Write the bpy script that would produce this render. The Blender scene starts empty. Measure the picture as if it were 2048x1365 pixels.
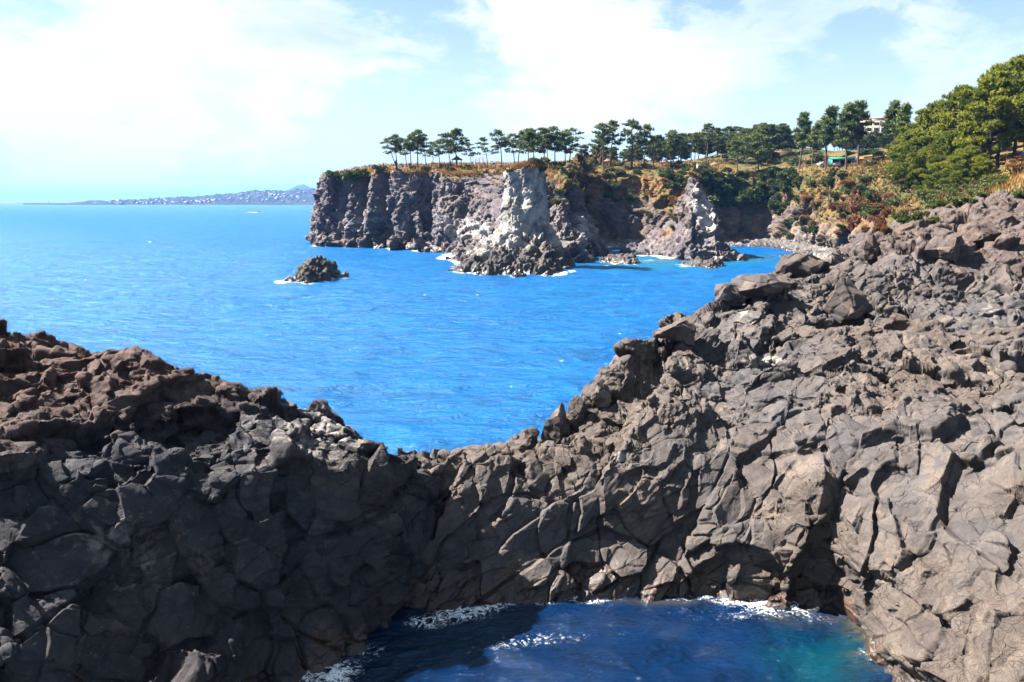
import bpy, bmesh, math, random
import numpy as np
from mathutils import Vector, Matrix

# ------------------------------------------------------------------ camera, sky, sun, exposure
SC = bpy.context.scene
COL = SC.collection
R = math.radians
CAM_H, FPX, PITCH = 13.4, 1607.0, R(9.77)
cam_data = bpy.data.cameras.new('camera')
cam = bpy.data.objects.new('camera', cam_data)
COL.objects.link(cam)
cam.location = (0, 0, CAM_H)
cam.rotation_euler = (R(90) - PITCH, 0, 0)
cam_data.sensor_width = 36
cam_data.lens = FPX / 2048 * 36
cam_data.clip_start = 0.5
cam_data.clip_end = 60000
SC.camera = cam

SUN_AZ, SUN_EL = R(-77), R(46)            # left of the view and a little ahead, high
SUN_DIR = Vector((math.sin(SUN_AZ) * math.cos(SUN_EL), math.cos(SUN_AZ) * math.cos(SUN_EL), math.sin(SUN_EL)))
sl = bpy.data.lights.new('sun', 'SUN')
sl.energy = 5.0
sl.angle = R(0.55)
sl.color = (1.0, 0.94, 0.86)
sun = bpy.data.objects.new('sun', sl)
COL.objects.link(sun)
sun.rotation_euler = SUN_DIR.to_track_quat('Z', 'Y').to_euler()

SC.view_settings.view_transform = 'Standard'
SC.view_settings.look = 'None'
SC.view_settings.exposure = 2.6
SC.view_settings.gamma = 1.0
SC.cycles.use_denoising = True
SC.cycles.denoising_input_passes = 'RGB_ALBEDO_NORMAL'
SC.cycles.denoising_prefilter = 'ACCURATE'
SC.cycles.max_bounces = 6
SC.cycles.diffuse_bounces = 2
SC.cycles.glossy_bounces = 2
SC.cycles.transmission_bounces = 2
SC.cycles.transparent_max_bounces = 4
SC.cycles.volume_bounces = 0
SC.cycles.caustics_reflective = False
SC.cycles.caustics_refractive = False
SC.cycles.sample_clamp_indirect = 4.0


def pixdir(px, py):
    u = (px - 1024) / FPX
    v = (682.5 - py) / FPX
    return np.array([u, math.cos(PITCH) + v * math.sin(PITCH), -math.sin(PITCH) + v * math.cos(PITCH)])


def at(px, py, Y):
    d = pixdir(px, py)
    return np.array([0, 0, CAM_H]) + d * (Y / d[1])


def on_z(px, py, z=0.0):
    d = pixdir(px, py)
    return np.array([0, 0, CAM_H]) + d * ((z - CAM_H) / d[2])


def to_px(P):
    P = np.asarray(P, dtype=np.float64)
    x, y, z = P[..., 0], P[..., 1], P[..., 2] - CAM_H
    dep = y * math.cos(PITCH) - z * math.sin(PITCH)
    up = y * math.sin(PITCH) + z * math.cos(PITCH)
    dep = np.where(np.abs(dep) < 1e-6, 1e-6, dep)
    return 1024 + FPX * x / dep, 682.5 - FPX * up / dep


# ------------------------------------------------------------------ node helpers
class NT:
    def __init__(self, tree):
        self.t = tree
        tree.nodes.clear()

    def n(self, typ, ins=None, **props):
        nd = self.t.nodes.new(typ)
        for k, v in props.items():
            setattr(nd, k, v)
        for k, v in (ins or {}).items():
            self.set(nd.inputs[k], v)
        return nd

    def set(self, sock, v):
        if isinstance(v, bpy.types.NodeSocket):
            self.t.links.new(v, sock)
        else:
            if hasattr(sock.default_value, '__len__') and not hasattr(v, '__len__'):
                v = (v,) * len(sock.default_value)
            if hasattr(sock.default_value, '__len__') and len(sock.default_value) == 4 and len(v) == 3:
                v = tuple(v) + (1.0,)
            sock.default_value = v

    def math(self, op, a, b=0.0, c=0.0, clamp=False):
        nd = self.n('ShaderNodeMath', {0: a, 1: b, 2: c}, operation=op, use_clamp=clamp)
        return nd.outputs[0]

    def rng(self, v, a, b, c=0.0, d=1.0, smooth=False):
        nd = self.n('ShaderNodeMapRange', {0: v, 1: a, 2: b, 3: c, 4: d})
        nd.interpolation_type = 'SMOOTHSTEP' if smooth else 'LINEAR'
        return nd.outputs[0]

    def mix(self, f, a, b, blend='MIX'):
        nd = self.n('ShaderNodeMix', data_type='RGBA', blend_type=blend, clamp_factor=True)
        self.set(nd.inputs[0], f)
        self.set(nd.inputs[6], a)
        self.set(nd.inputs[7], b)
        return nd.outputs[2]

    def noise(self, vec, scale, detail=4, rough=0.55, lac=2.0, dist=0.0):
        nd = self.n('ShaderNodeTexNoise', {'Scale': scale, 'Detail': detail, 'Roughness': rough, 'Lacunarity': lac, 'Distortion': dist})
        if vec is not None:
            self.set(nd.inputs['Vector'], vec)
        return nd.outputs[0]

    def attr(self, name):
        return self.n('ShaderNodeAttribute', attribute_name=name).outputs['Fac']

    def scalevec(self, vec, s, off=(0, 0, 0), rot=(0, 0, 0)):
        nd = self.n('ShaderNodeMapping', {'Vector': vec, 'Scale': s, 'Location': off, 'Rotation': rot})
        return nd.outputs[0]


def new_mat(name):
    m = bpy.data.materials.new(name)
    m.use_nodes = True
    return m, NT(m.node_tree)


def finish(nt, bsdf):
    o = nt.n('ShaderNodeOutputMaterial')
    nt.t.links.new(bsdf, o.inputs['Surface'])


# ------------------------------------------------------------------ world: Nishita sky with clouds
world = bpy.data.worlds.new('World')
SC.world = world
world.use_nodes = True
w = NT(world.node_tree)
sky = w.n('ShaderNodeTexSky', sky_type='NISHITA', sun_disc=False, sun_elevation=SUN_EL, sun_rotation=SUN_AZ)
sky.air_density = 1.0
sky.dust_density = 0.6
sky.ozone_density = 1.0
gen = w.n('ShaderNodeTexCoord').outputs['Generated']
sc_vec = w.scalevec(gen, (1.0, 1.0, 2.3), off=(3.1, 0.4, 1.7))
warp = w.n('ShaderNodeTexNoise', {'Vector': sc_vec, 'Scale': 5.0, 'Detail': 5.0}).outputs[1]
wv = w.n('ShaderNodeVectorMath', {0: warp, 1: (0.12, 0.12, 0.12)}, operation='MULTIPLY').outputs[0]
wv = w.n('ShaderNodeVectorMath', {0: sc_vec, 1: wv}, operation='ADD').outputs[0]
n1 = w.noise(wv, 8.0, 12, 0.64)
n2 = w.noise(wv, 2.2, 4, 0.5)
dens = w.math('ADD', w.math('MULTIPLY', w.math('SUBTRACT', n1, 0.5), 1.5), w.math('MULTIPLY', n2, 1.0))
def cloud_blob(dens, px, py, rad, wt):
    d = pixdir(px, py)
    d = d / np.linalg.norm(d)
    dt = w.n('ShaderNodeVectorMath', {0: gen, 1: tuple(d)}, operation='DOT_PRODUCT').outputs['Value']
    f = w.rng(dt, math.cos(R(rad * 1.15)), math.cos(R(rad * 0.1)), 0.0, wt * 0.85, smooth=True)
    return w.math('ADD', dens, f)
for b in [(80, 150, 17, .26), (330, 330, 13, .16), (700, 130, 7, .13), (1110, 60, 6.5, .2), (1180, 190, 5.5, .12), (1480, 60, 7, .17), (1750, 60, 6, .14),
          (2030, 60, 6, .2), (1440, 190, 4.5, .12), (1860, 235, 3, .14), (560, 210, 7, .06), (1690, 190, 6, -.14), (920, 90, 4, -.14), (870, 240, 6, -.05), (300, 100, 6, -.03),
          (1640, 240, 5, -.08), (330, 210, 5, -.05), (1290, 30, 3, -.12)]:
    dens = cloud_blob(dens, *b)
mask = w.rng(dens, 0.45, 0.70, 0.0, 1.0, smooth=True)
thick = w.rng(dens, 0.54, 0.80, 0.0, 1.0, smooth=True)
csh = w.noise(w.scalevec(wv, (1, 1, 1), off=(5.0, 2.0, 0.06)), 2.6, 6, 0.55)
ccol = w.mix(w.rng(csh, 0.40, 0.56), (2.2, 2.75, 3.15), (3.75, 3.70, 3.62))
ccol = w.mix(thick, (3.0, 3.45, 3.55), ccol)
skyc = w.mix(1.0, sky.outputs[0], (0.55, 0.58, 0.56), 'MULTIPLY')
# faint veil that whitens the sky towards the horizon
sep = w.n('ShaderNodeSeparateXYZ', {0: gen}).outputs['Z']
veil = w.rng(sep, 0.0, 0.24, 0.85, 0.12, smooth=True)
skyc = w.mix(veil, skyc, (3.25, 3.75, 3.82))
final = w.mix(w.math('MULTIPLY', mask, 0.95), skyc, ccol)
bg = w.n('ShaderNodeBackground', {'Color': final, 'Strength': 0.05})
wo = w.n('ShaderNodeOutputWorld')
w.t.links.new(bg.outputs[0], wo.inputs['Surface'])

# ------------------------------------------------------------------ numpy noise
def _h(ix, iy, iz, seed):
    ix = ix.astype(np.int64).astype(np.uint32)
    iy = iy.astype(np.int64).astype(np.uint32)
    iz = iz.astype(np.int64).astype(np.uint32)
    h = ix * np.uint32(374761393) + iy * np.uint32(668265263) + iz * np.uint32(2147483647) + np.uint32((seed * 974634777) & 0xffffffff)
    h = (h ^ (h >> np.uint32(13))) * np.uint32(1274126177)
    h = (h ^ (h >> np.uint32(16))) * np.uint32(2246822519)
    return h ^ (h >> np.uint32(15))


def _r(h, k):
    g = h * np.uint32((2 * k + 1) * 2654435761 & 0xffffffff) + np.uint32((k * 40503 + 12345) & 0xffffffff)
    g = (g ^ (g >> np.uint32(15))) * np.uint32(2246822519)
    g = g ^ (g >> np.uint32(13))
    return (g & np.uint32(0xffffff)).astype(np.float32) / np.float32(0xffffff)


def vnoise(P, seed=0):
    """value noise in -1..1, P (N,3)"""
    P = P.astype(np.float64)
    I = np.floor(P)
    F = (P - I).astype(np.float32)
    F = F * F * F * (F * (F * 6 - 15) + 10)
    out = np.zeros(len(P), np.float32)
    for dx in (0, 1):
        wx = F[:, 0] if dx else 1 - F[:, 0]
        for dy in (0, 1):
            wy = F[:, 1] if dy else 1 - F[:, 1]
            for dz in (0, 1):
                wz = F[:, 2] if dz else 1 - F[:, 2]
                out += wx * wy * wz * _r(_h(I[:, 0] + dx, I[:, 1] + dy, I[:, 2] + dz, seed), 1)
    return out * 2 - 1


def fbm(P, octaves=4, seed=0, gain=0.5, ridged=False):
    a, s, f = 1.0, np.zeros(len(P), np.float32), 1.0
    for o in range(octaves):
        n = vnoise(P * f + 17.3 * o, seed + o)
        s += a * ((1 - 2 * np.abs(n)) if ridged else n)
        a *= gain
        f *= 2.03
    return s


def voro2(P, seed):
    """two nearest jittered cells: (hash, delta) each and distance to their bisector"""
    N = len(P)
    H = [np.zeros(N, np.uint32), np.zeros(N, np.uint32)]
    D = [np.zeros((N, 3), np.float32), np.zeros((N, 3), np.float32)]
    E = np.zeros(N, np.float32)
    CH = 150000
    for s in range(0, N, CH):
        p = P[s:s + CH].astype(np.float64)
        I = np.floor(p)
        fr = (p - I).astype(np.float32)
        n = len(p)
        b1 = np.full(n, 1e9, np.float32); b2 = np.full(n, 1e9, np.float32)
        h1 = np.zeros(n, np.uint32); h2 = np.zeros(n, np.uint32)
        c1 = np.zeros((n, 3), np.float32); c2 = np.zeros((n, 3), np.float32)
        for dx in (-1, 0, 1):
            for dy in (-1, 0, 1):
                for dz in (-1, 0, 1):
                    h = _h(I[:, 0] + dx, I[:, 1] + dy, I[:, 2] + dz, seed)
                    d = np.stack([fr[:, 0] - dx - _r(h, 1), fr[:, 1] - dy - _r(h, 2), fr[:, 2] - dz - _r(h, 3)], 1)
                    q = (d * d).sum(1)
                    m1 = q < b1
                    m2 = (~m1) & (q < b2)
                    b2 = np.where(m1, b1, np.where(m2, q, b2))
                    h2 = np.where(m1, h1, np.where(m2, h, h2))
                    c2 = np.where(m1[:, None], c1, np.where(m2[:, None], d, c2))
                    b1 = np.where(m1, q, b1)
                    h1 = np.where(m1, h, h1)
                    c1 = np.where(m1[:, None], d, c1)
        H[0][s:s + CH] = h1; H[1][s:s + CH] = h2
        D[0][s:s + CH] = c1; D[1][s:s + CH] = c2
        E[s:s + CH] = (b2 - b1) / (2 * np.maximum(np.linalg.norm(c1 - c2, axis=1), 1e-4))
    return H, D, E


def sstep(a, b, x):
    t = np.clip((x - a) / (b - a), 0, 1)
    return t * t * (3 - 2 * t)


def blocks(P, L, seed, amp=0.25, tilt=0.5, crack=0.1, cw=0.04, dome=0.12, wd=0.10, M=None, warp=0.25, wscale=1.0, oct=2, smin=1.0):
    """fractured-rock relief in metres for world points P: flat tilted facets that step up and down at their
    joints; only some joints open into cracks. Returns height and block tone"""
    Q = P / L
    if M is not None:
        Q = Q @ np.asarray(M, dtype=np.float64).T
    if warp:
        W = np.stack([fbm(Q * wscale + 31.7 * k, oct, seed + 50 + k) for k in range(3)], 1)
        Q = Q + warp * W
    H, D, E = voro2(Q, seed)
    # a step is never narrower than a few mesh cells
    wd = np.maximum(wd, (np.abs(P[:, 1]) / FPX * STEP * 1.7 / (L * smin))).astype(np.float32)
    hs = []
    for h, d in zip(H, D):
        t = np.stack([_r(h, 11), _r(h, 12), _r(h, 13)], 1) * 2 - 1
        t /= np.maximum(np.linalg.norm(t, axis=1, keepdims=True), .3)
        hs.append((_r(h, 10) * 2 - 1) * amp + tilt * (t * d).sum(1))
    k = 0.5 + 0.5 * sstep(0, wd, E)
    z = hs[0] * k + hs[1] * (1 - k)
    if dome:
        z += dome * (sstep(0, 0.35, E) - 1)
    if crack:
        cw = np.maximum(cw, (np.abs(P[:, 1]) / FPX * STEP * 0.95 / (L * smin))).astype(np.float32)
        joint = _r(H[0] ^ H[1], 31)            # the same for both sides of a joint
        z -= crack * sstep(0.28, 0.62, joint) * np.exp(-(E / cw) ** 2)
    return (z * L).astype(np.float32), _r(H[0], 20), E


# ------------------------------------------------------------------ mesh helpers
def mesh_from(name, V, F, mat=None, parent=None, smooth=False, attrs=None, loc=None, link=True):
    """V (N,3), F (M,k) with k = 3 or 4"""
    V = np.asarray(V, dtype=np.float32)
    F = np.asarray(F, dtype=np.int32)
    me = bpy.data.meshes.new(name)
    me.vertices.add(len(V))
    if loc is not None:
        V = V - np.asarray(loc, dtype=np.float32)
    me.vertices.foreach_set('co', V.ravel())
    k = F.shape[1]
    me.loops.add(F.size)
    me.loops.foreach_set('vertex_index', F.ravel())
    me.polygons.add(len(F))
    me.polygons.foreach_set('loop_start', np.arange(0, F.size, k, dtype=np.int32))
    me.polygons.foreach_set('loop_total', np.full(len(F), k, np.int32))
    if smooth:
        me.polygons.foreach_set('use_smooth', np.ones(len(F), bool))
    for an, av in (attrs or {}).items():
        a = me.attributes.new(an, 'FLOAT', 'POINT')
        a.data.foreach_set('value', np.asarray(av, dtype=np.float32))
    me.update(calc_edges=True)
    me.validate(verbose=False)
    if mat is not None:
        me.materials.append(mat)
    o = bpy.data.objects.new(name, me)
    if loc is not None:
        o.location = tuple(float(c) for c in loc)
    if link:
        COL.objects.link(o)
    if parent is not None:
        o.parent = parent
    return o


def tag(o, label=None, cat=None, group=None, kind=None):
    if label: o['label'] = label
    if cat: o['category'] = cat
    if group: o['group'] = group
    if kind: o['kind'] = kind
    return o


def empty(name, loc, rz=0.0, scale=1.0):
    o = bpy.data.objects.new(name, None)
    COL.objects.link(o)
    o.location = tuple(float(c) for c in loc)
    o.rotation_euler = (0, 0, rz)
    o.scale = (scale,) * 3 if not hasattr(scale, '__len__') else scale
    return o


def copy_tree(o, parent=None):
    c = o.copy()
    COL.objects.link(c)
    if parent is not None:
        c.parent = parent
    for ch in o.children:
        copy_tree(ch, c)
    return c


def grid_faces(nr, nc, flip=False):
    i = np.arange(nr * nc).reshape(nr, nc)
    a, b, c, d = i[:-1, :-1].ravel(), i[:-1, 1:].ravel(), i[1:, 1:].ravel(), i[1:, :-1].ravel()
    return np.stack([a, d, c, b] if flip else [a, b, c, d], 1)


def hermite(ctrl, t_ctrl, t, axis=0):
    """monotone-ish cubic interpolation along axis 0"""
    ctrl = np.asarray(ctrl, dtype=np.float64)
    x = np.asarray(t_ctrl, dtype=np.float64)
    h = np.diff(x)
    sh = (-1,) + (1,) * (ctrl.ndim - 1)
    d = np.diff(ctrl, axis=0) / h.reshape(sh)
    m = np.zeros_like(ctrl)
    m[0], m[-1] = d[0], d[-1]
    w1 = (h[1:] / (h[1:] + h[:-1])).reshape(sh)
    m[1:-1] = w1 * d[:-1] + (1 - w1) * d[1:]
    lim = 1.6
    mn = np.minimum(np.abs(d[:-1]), np.abs(d[1:])) * lim
    same = np.sign(d[:-1]) == np.sign(d[1:])
    m[1:-1] = np.where(same, np.sign(m[1:-1]) * np.minimum(np.abs(m[1:-1]), mn), m[1:-1] * 0.25)
    k = np.clip(np.searchsorted(x, t, side='right') - 1, 0, len(x) - 2)
    s = ((t - x[k]) / h[k]).reshape(sh)
    H = h[k].reshape(sh)
    return (ctrl[k] * (2 * s**3 - 3 * s**2 + 1) + m[k] * H * (s**3 - 2 * s**2 + s)
            + ctrl[k + 1] * (-2 * s**3 + 3 * s**2) + m[k + 1] * H * (s**3 - s**2))


TERRAIN = []          # (vertices) of every ground patch, for standing things on it


def resolve(row, wlY=None):
    """control point: (px,py,Y) | ('w',x,y,z) | ('d',px,py,dY) relative to the waterline depth of its station"""
    if row[0] == 'w':
        return np.array(row[1:], dtype=float)
    if row[0] == 's':                      # waterline pixel
        return on_z(row[1], row[2], 0.0)
    if row[0] == 'd':
        return at(row[1], row[2], wlY + row[3])
    return at(*row)


def loft(stations, step, vis_rows=None, maxstep=None, blend=0.0):
    """stations: list of rows of control points -> base grid (nr, nc, 3) sampled about every `step` photo pixels"""
    C = []
    for st in stations:
        wl = None
        for r_ in st:
            if r_[0] == 's':
                wl = on_z(r_[1], r_[2], 0.0)[1]
        C.append([resolve(r_, wl) for r_ in st])
    C = np.array(C)                        # (S, Rr, 3)
    px, py = to_px(C)
    S, Rr = C.shape[:2]
    dep = np.maximum(C[..., 1], 5)
    # station sampling
    tu = [0.0]; us = []
    def seglen(A, B):
        d = np.linalg.norm(A - B, axis=-1)
        dm = np.minimum(np.maximum(A[..., 1], 5), np.maximum(B[..., 1], 5))
        return d / dm * FPX
    vr = vis_rows or range(Rr)
    lu = np.array([max(seglen(C[i, r_], C[i + 1, r_]) for r_ in vr) for i in range(S - 1)])
    inside = (px.mean(1) > -80) & (px.mean(1) < 2130)
    if not inside.any(): inside[:] = True
    lv = np.array([0.85 * np.max(seglen(C[inside, r_], C[inside, r_ + 1])) for r_ in range(Rr - 1)])
    xs = np.concatenate([[0], np.cumsum(np.maximum(lu, 1e-3))])
    ts = np.concatenate([np.linspace(xs[i], xs[i + 1], max(2, int(lu[i] / (step if inside[i] or inside[i + 1] else step * 4))), endpoint=False) for i in range(S - 1)] + [[xs[-1]]])
    G = hermite(C, xs, ts)                 # (nc, Rr, 3)
    ys = np.concatenate([[0], np.cumsum(np.maximum(lv, 1e-3))])
    cap = lambda k: step if k in (vr if vis_rows else range(Rr)) or (k + 1) in (vr if vis_rows else range(Rr)) else step * 5
    tv = np.concatenate([np.linspace(ys[k], ys[k + 1], max(2, int(lv[k] / cap(k))), endpoint=False) for k in range(Rr - 1)] + [[ys[-1]]])
    G = hermite(np.swapaxes(G, 0, 1), ys, tv)   # (nr, nc, 3)
    return G


def grid_normals(G, ref=None, smooth=3):
    du = np.gradient(G, axis=1)
    dv = np.gradient(G, axis=0)
    n = np.cross(du, dv)
    n /= np.maximum(np.linalg.norm(n, axis=-1, keepdims=True), 1e-9)
    for _ in range(smooth):
        p = np.pad(n, ((2, 2), (2, 2), (0, 0)), mode='edge')
        n = (p[2:-2, 2:-2] + p[:-4, 2:-2] + p[4:, 2:-2] + p[2:-2, :-4] + p[2:-2, 4:]) / 5
        n /= np.maximum(np.linalg.norm(n, axis=-1, keepdims=True), 1e-9)
    return n


def rock_patch(name, G, stages, mat, flip=False, attrs=None, register=True, smooth=True):
    """displace a lofted grid in stages: the big fractures first, then the finer ones on the new faces"""
    nr, nc = G.shape[:2]
    tone = 0
    if not isinstance(stages, (list, tuple)):
        stages = [stages]
    for i, st in enumerate(stages):
        N = grid_normals(G, smooth=3 if i == 0 else 1)
        if flip:
            N = -N
        d, t = st(G.reshape(-1, 3), N.reshape(-1, 3))
        G = G + N * d.reshape(nr, nc, 1)
        tone = t if i == 0 else tone * 0.55 + t * 0.45
    V = G.reshape(-1, 3)
    N = grid_normals(G, smooth=2)
    if flip:
        N = -N
    at_ = {'tone': tone}
    if attrs:
        at_.update(attrs(V, N.reshape(-1, 3)))
    if register:
        TERRAIN.append(V[::3])
    return mesh_from(name, V, grid_faces(nr, nc, flip), mat, attrs=at_, smooth=smooth)


def ground_hit(px, py, tol=4.0):
    """nearest terrain point seen at photo pixel (px, py)"""
    best = None
    for V in TERRAIN:
        x, y = to_px(V)
        ok = (V[:, 1] > 5) & (np.abs(x - px) < tol) & (np.abs(y - py) < tol)
        if ok.any():
            cand = V[ok]
            c = cand[np.argmin(cand[:, 1])]
            if best is None or c[1] < best[1]:
                best = c
    return best

HAZE = 5.5e-5
STEP = 1.6          # photo pixels per mesh cell of the foreground rock

# ------------------------------------------------------------------ materials
def rock_material(name, grey=(0.053, 0.049, 0.050), brown=(0.066, 0.053, 0.045), pale=(0.20, 0.18, 0.165), rust=(0.062, 0.037, 0.030),
                  scale=1.0, bump=0.03, pale_amt=0.15, veg=False):
    m, nt = new_mat(name)
    pos = nt.n('ShaderNodeNewGeometry').outputs['Position']
    nlow = nt.noise(pos, 0.16 * scale, 3, 0.6)
    nmid = nt.noise(pos, 0.9 * scale, 6, 0.65)
    nfin = nt.noise(pos, 7.0 * scale, 7, 0.74)
    tone = nt.attr('tone')
    c = nt.mix(nt.rng(nlow, 0.38, 0.62), grey, brown)
    c = nt.mix(nt.math('MULTIPLY', nt.rng(nt.math('ADD', nt.math('MULTIPLY', tone, 0.5), nt.math('MULTIPLY', nmid, 0.6)), 0.62, 0.80, 0.0, 0.75), nt.math('SUBTRACT', 1.0, nt.attr('rust'))), c, tuple(q * f for q, f in zip(brown, (1.22, 1.14, 1.05))))
    c = nt.mix(nt.attr('rust'), c, rust)
    v = nt.math('ADD', nt.math('MULTIPLY', tone, 0.55), nt.math('MULTIPLY', nmid, 0.85))
    v = nt.math('ADD', v, nt.math('MULTIPLY', nfin, 0.5))
    c = nt.mix(1.0, c, nt.n('ShaderNodeCombineColor', {0: nt.rng(v, 0.5, 1.4, 0.40, 1.65), 1: nt.rng(v, 0.5, 1.4, 0.40, 1.65), 2: nt.rng(v, 0.5, 1.4, 0.44, 1.62)}).outputs[0], 'MULTIPLY')
    # pale lichen and salt stains: patchy, plus where the 'pale' attribute is high
    npal = nt.noise(pos, 1.7 * scale, 8, 0.72, dist=0.6)
    pm = nt.rng(nt.math('ADD', npal, nt.math('MULTIPLY', nt.attr('pale'), 0.42)), 0.66, 0.84, 0.0, 1.0)
    pm = nt.math('MULTIPLY', pm, nt.math('ADD', pale_amt, nt.attr('pale')), clamp=True)
    c = nt.mix(pm, c, pale)
    # salt specks and small lichen dots
    spk = nt.noise(pos, 16.0 * scale, 2, 0.5)
    c = nt.mix(nt.math('MULTIPLY', nt.rng(spk, 0.70, 0.76), nt.rng(nlow, 0.40, 0.6, 0.15, 0.8)), c, pale)
    # wet, weed-stained band at the waterline
    wet = nt.attr('wet')
    c = nt.mix(nt.math('MULTIPLY', wet, 0.9), c, nt.mix(nt.rng(nmid, 0.4, 0.62), (0.010, 0.0075, 0.0065), (0.050, 0.024, 0.012)))
    rough = nt.rng(wet, 0.0, 1.0, 0.82, 0.30)
    if veg:
        va = nt.attr('veg')
        nv = nt.noise(pos, 0.35, 6, 0.7)
        nv2 = nt.noise(pos, 1.3, 5, 0.7)
        g = nt.mix(nt.rng(nv, 0.40, 0.60), (0.14, 0.068, 0.022), (0.056, 0.055, 0.018))
        g = nt.mix(nt.rng(nv2, 0.45, 0.68), g, (0.175, 0.088, 0.032))
        g = nt.mix(nt.attr('scrub'), g, nt.mix(nt.rng(nv2, 0.4, 0.6), (0.03, 0.042, 0.014), (0.06, 0.06, 0.02)))
        vm = nt.rng(nt.math('ADD', nt.math('MULTIPLY', nt.math('SUBTRACT', nv2, 0.5), 1.1), va), 0.46, 0.58)
        c = nt.mix(vm, c, g)
        rm = nt.attr('redvine')
        c = nt.mix(nt.rng(nt.math('ADD', nt.math('MULTIPLY', nt.math('SUBTRACT', nv2, 0.5), 1.2), rm), 0.42, 0.6), c, (0.075, 0.032, 0.016))
    wp = nt.n('ShaderNodeVectorMath', {0: pos, 1: nt.n('ShaderNodeVectorMath', {0: nt.n('ShaderNodeTexNoise', {'Vector': pos, 'Scale': 1.3 * scale, 'Detail': 3.0}).outputs[1], 1: (0.9 / scale,) * 3}, operation='MULTIPLY').outputs[0]}, operation='ADD').outputs[0]
    cr = nt.n('ShaderNodeTexVoronoi', {'Vector': wp, 'Scale': 1.9 * scale}, feature='DISTANCE_TO_EDGE').outputs['Distance']
    cr2 = nt.n('ShaderNodeTexVoronoi', {'Vector': wp, 'Scale': 5.5 * scale}, feature='DISTANCE_TO_EDGE').outputs['Distance']
    crk = nt.math('ADD', nt.math('MULTIPLY', nt.rng(cr, 0.0, 0.022, -0.6, 0.0), nt.rng(nmid, 0.45, 0.60)), nt.math('MULTIPLY', nt.rng(cr2, 0.0, 0.05, -0.3, 0.0), nt.rng(nlow, 0.5, 0.65)))
    hgt = nt.math('ADD', nt.math('MULTIPLY', nmid, 0.9), nt.math('MULTIPLY', nfin, 0.75))
    b = nt.n('ShaderNodeBump', {'Strength': 1.0, 'Distance': bump, 'Height': nt.math('ADD', hgt, crk)})
    bs = nt.n('ShaderNodeBsdfPrincipled', {'Base Color': c, 'Roughness': rough, 'Specular IOR Level': nt.rng(wet, 0, 1, 0.12, 0.45), 'Normal': b.outputs[0]})
    finish(nt, bs.outputs[0])
    return m


M = {}
M['shore'] = rock_material('shore_basalt', pale_amt=0.3, bump=0.055, scale=1.0)
M['left'] = rock_material('left_basalt_shade', grey=(0.0215, 0.0230, 0.0300), brown=(0.032, 0.0285, 0.0285), bump=0.055)  # basalt darkened and blued: the wall's shade is put into its colour
M['cliff'] = rock_material('cliff_rock', grey=(0.076, 0.070, 0.080), brown=(0.096, 0.079, 0.074), pale=(0.27, 0.25, 0.245), scale=0.22, bump=0.12, pale_amt=0.5, veg=True)
M['cove'] = rock_material('cove_rock', grey=(0.068, 0.058, 0.054), brown=(0.10, 0.072, 0.052), pale=(0.22, 0.20, 0.18), scale=0.22, bump=0.12, pale_amt=0.25, veg=True)
M['stack'] = rock_material('stack_rock', grey=(0.100, 0.093, 0.088), brown=(0.118, 0.105, 0.093), pale=(0.23, 0.215, 0.198), scale=0.3, bump=0.10, pale_amt=0.6)
M['islet'] = rock_material('islet_rock', grey=(0.046, 0.042, 0.041), brown=(0.056, 0.047, 0.041), scale=0.4, bump=0.08)


def simple_mat(name, col, rough=0.7, var=0.25, nscale=3.0, spec=0.3, metallic=0.0):
    m, nt = new_mat(name)
    pos = nt.n('ShaderNodeTexCoord').outputs['Object']
    n = nt.noise(pos, nscale, 4)
    f = nt.rng(n, 0.3, 0.7, 1 - var, 1 + var)
    c = nt.mix(1.0, col, nt.n('ShaderNodeCombineColor', {0: f, 1: f, 2: f}).outputs[0], 'MULTIPLY')
    bs = nt.n('ShaderNodeBsdfPrincipled', {'Base Color': c, 'Roughness': rough, 'Specular IOR Level': spec, 'Metallic': metallic})
    finish(nt, bs.outputs[0])
    return m


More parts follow.
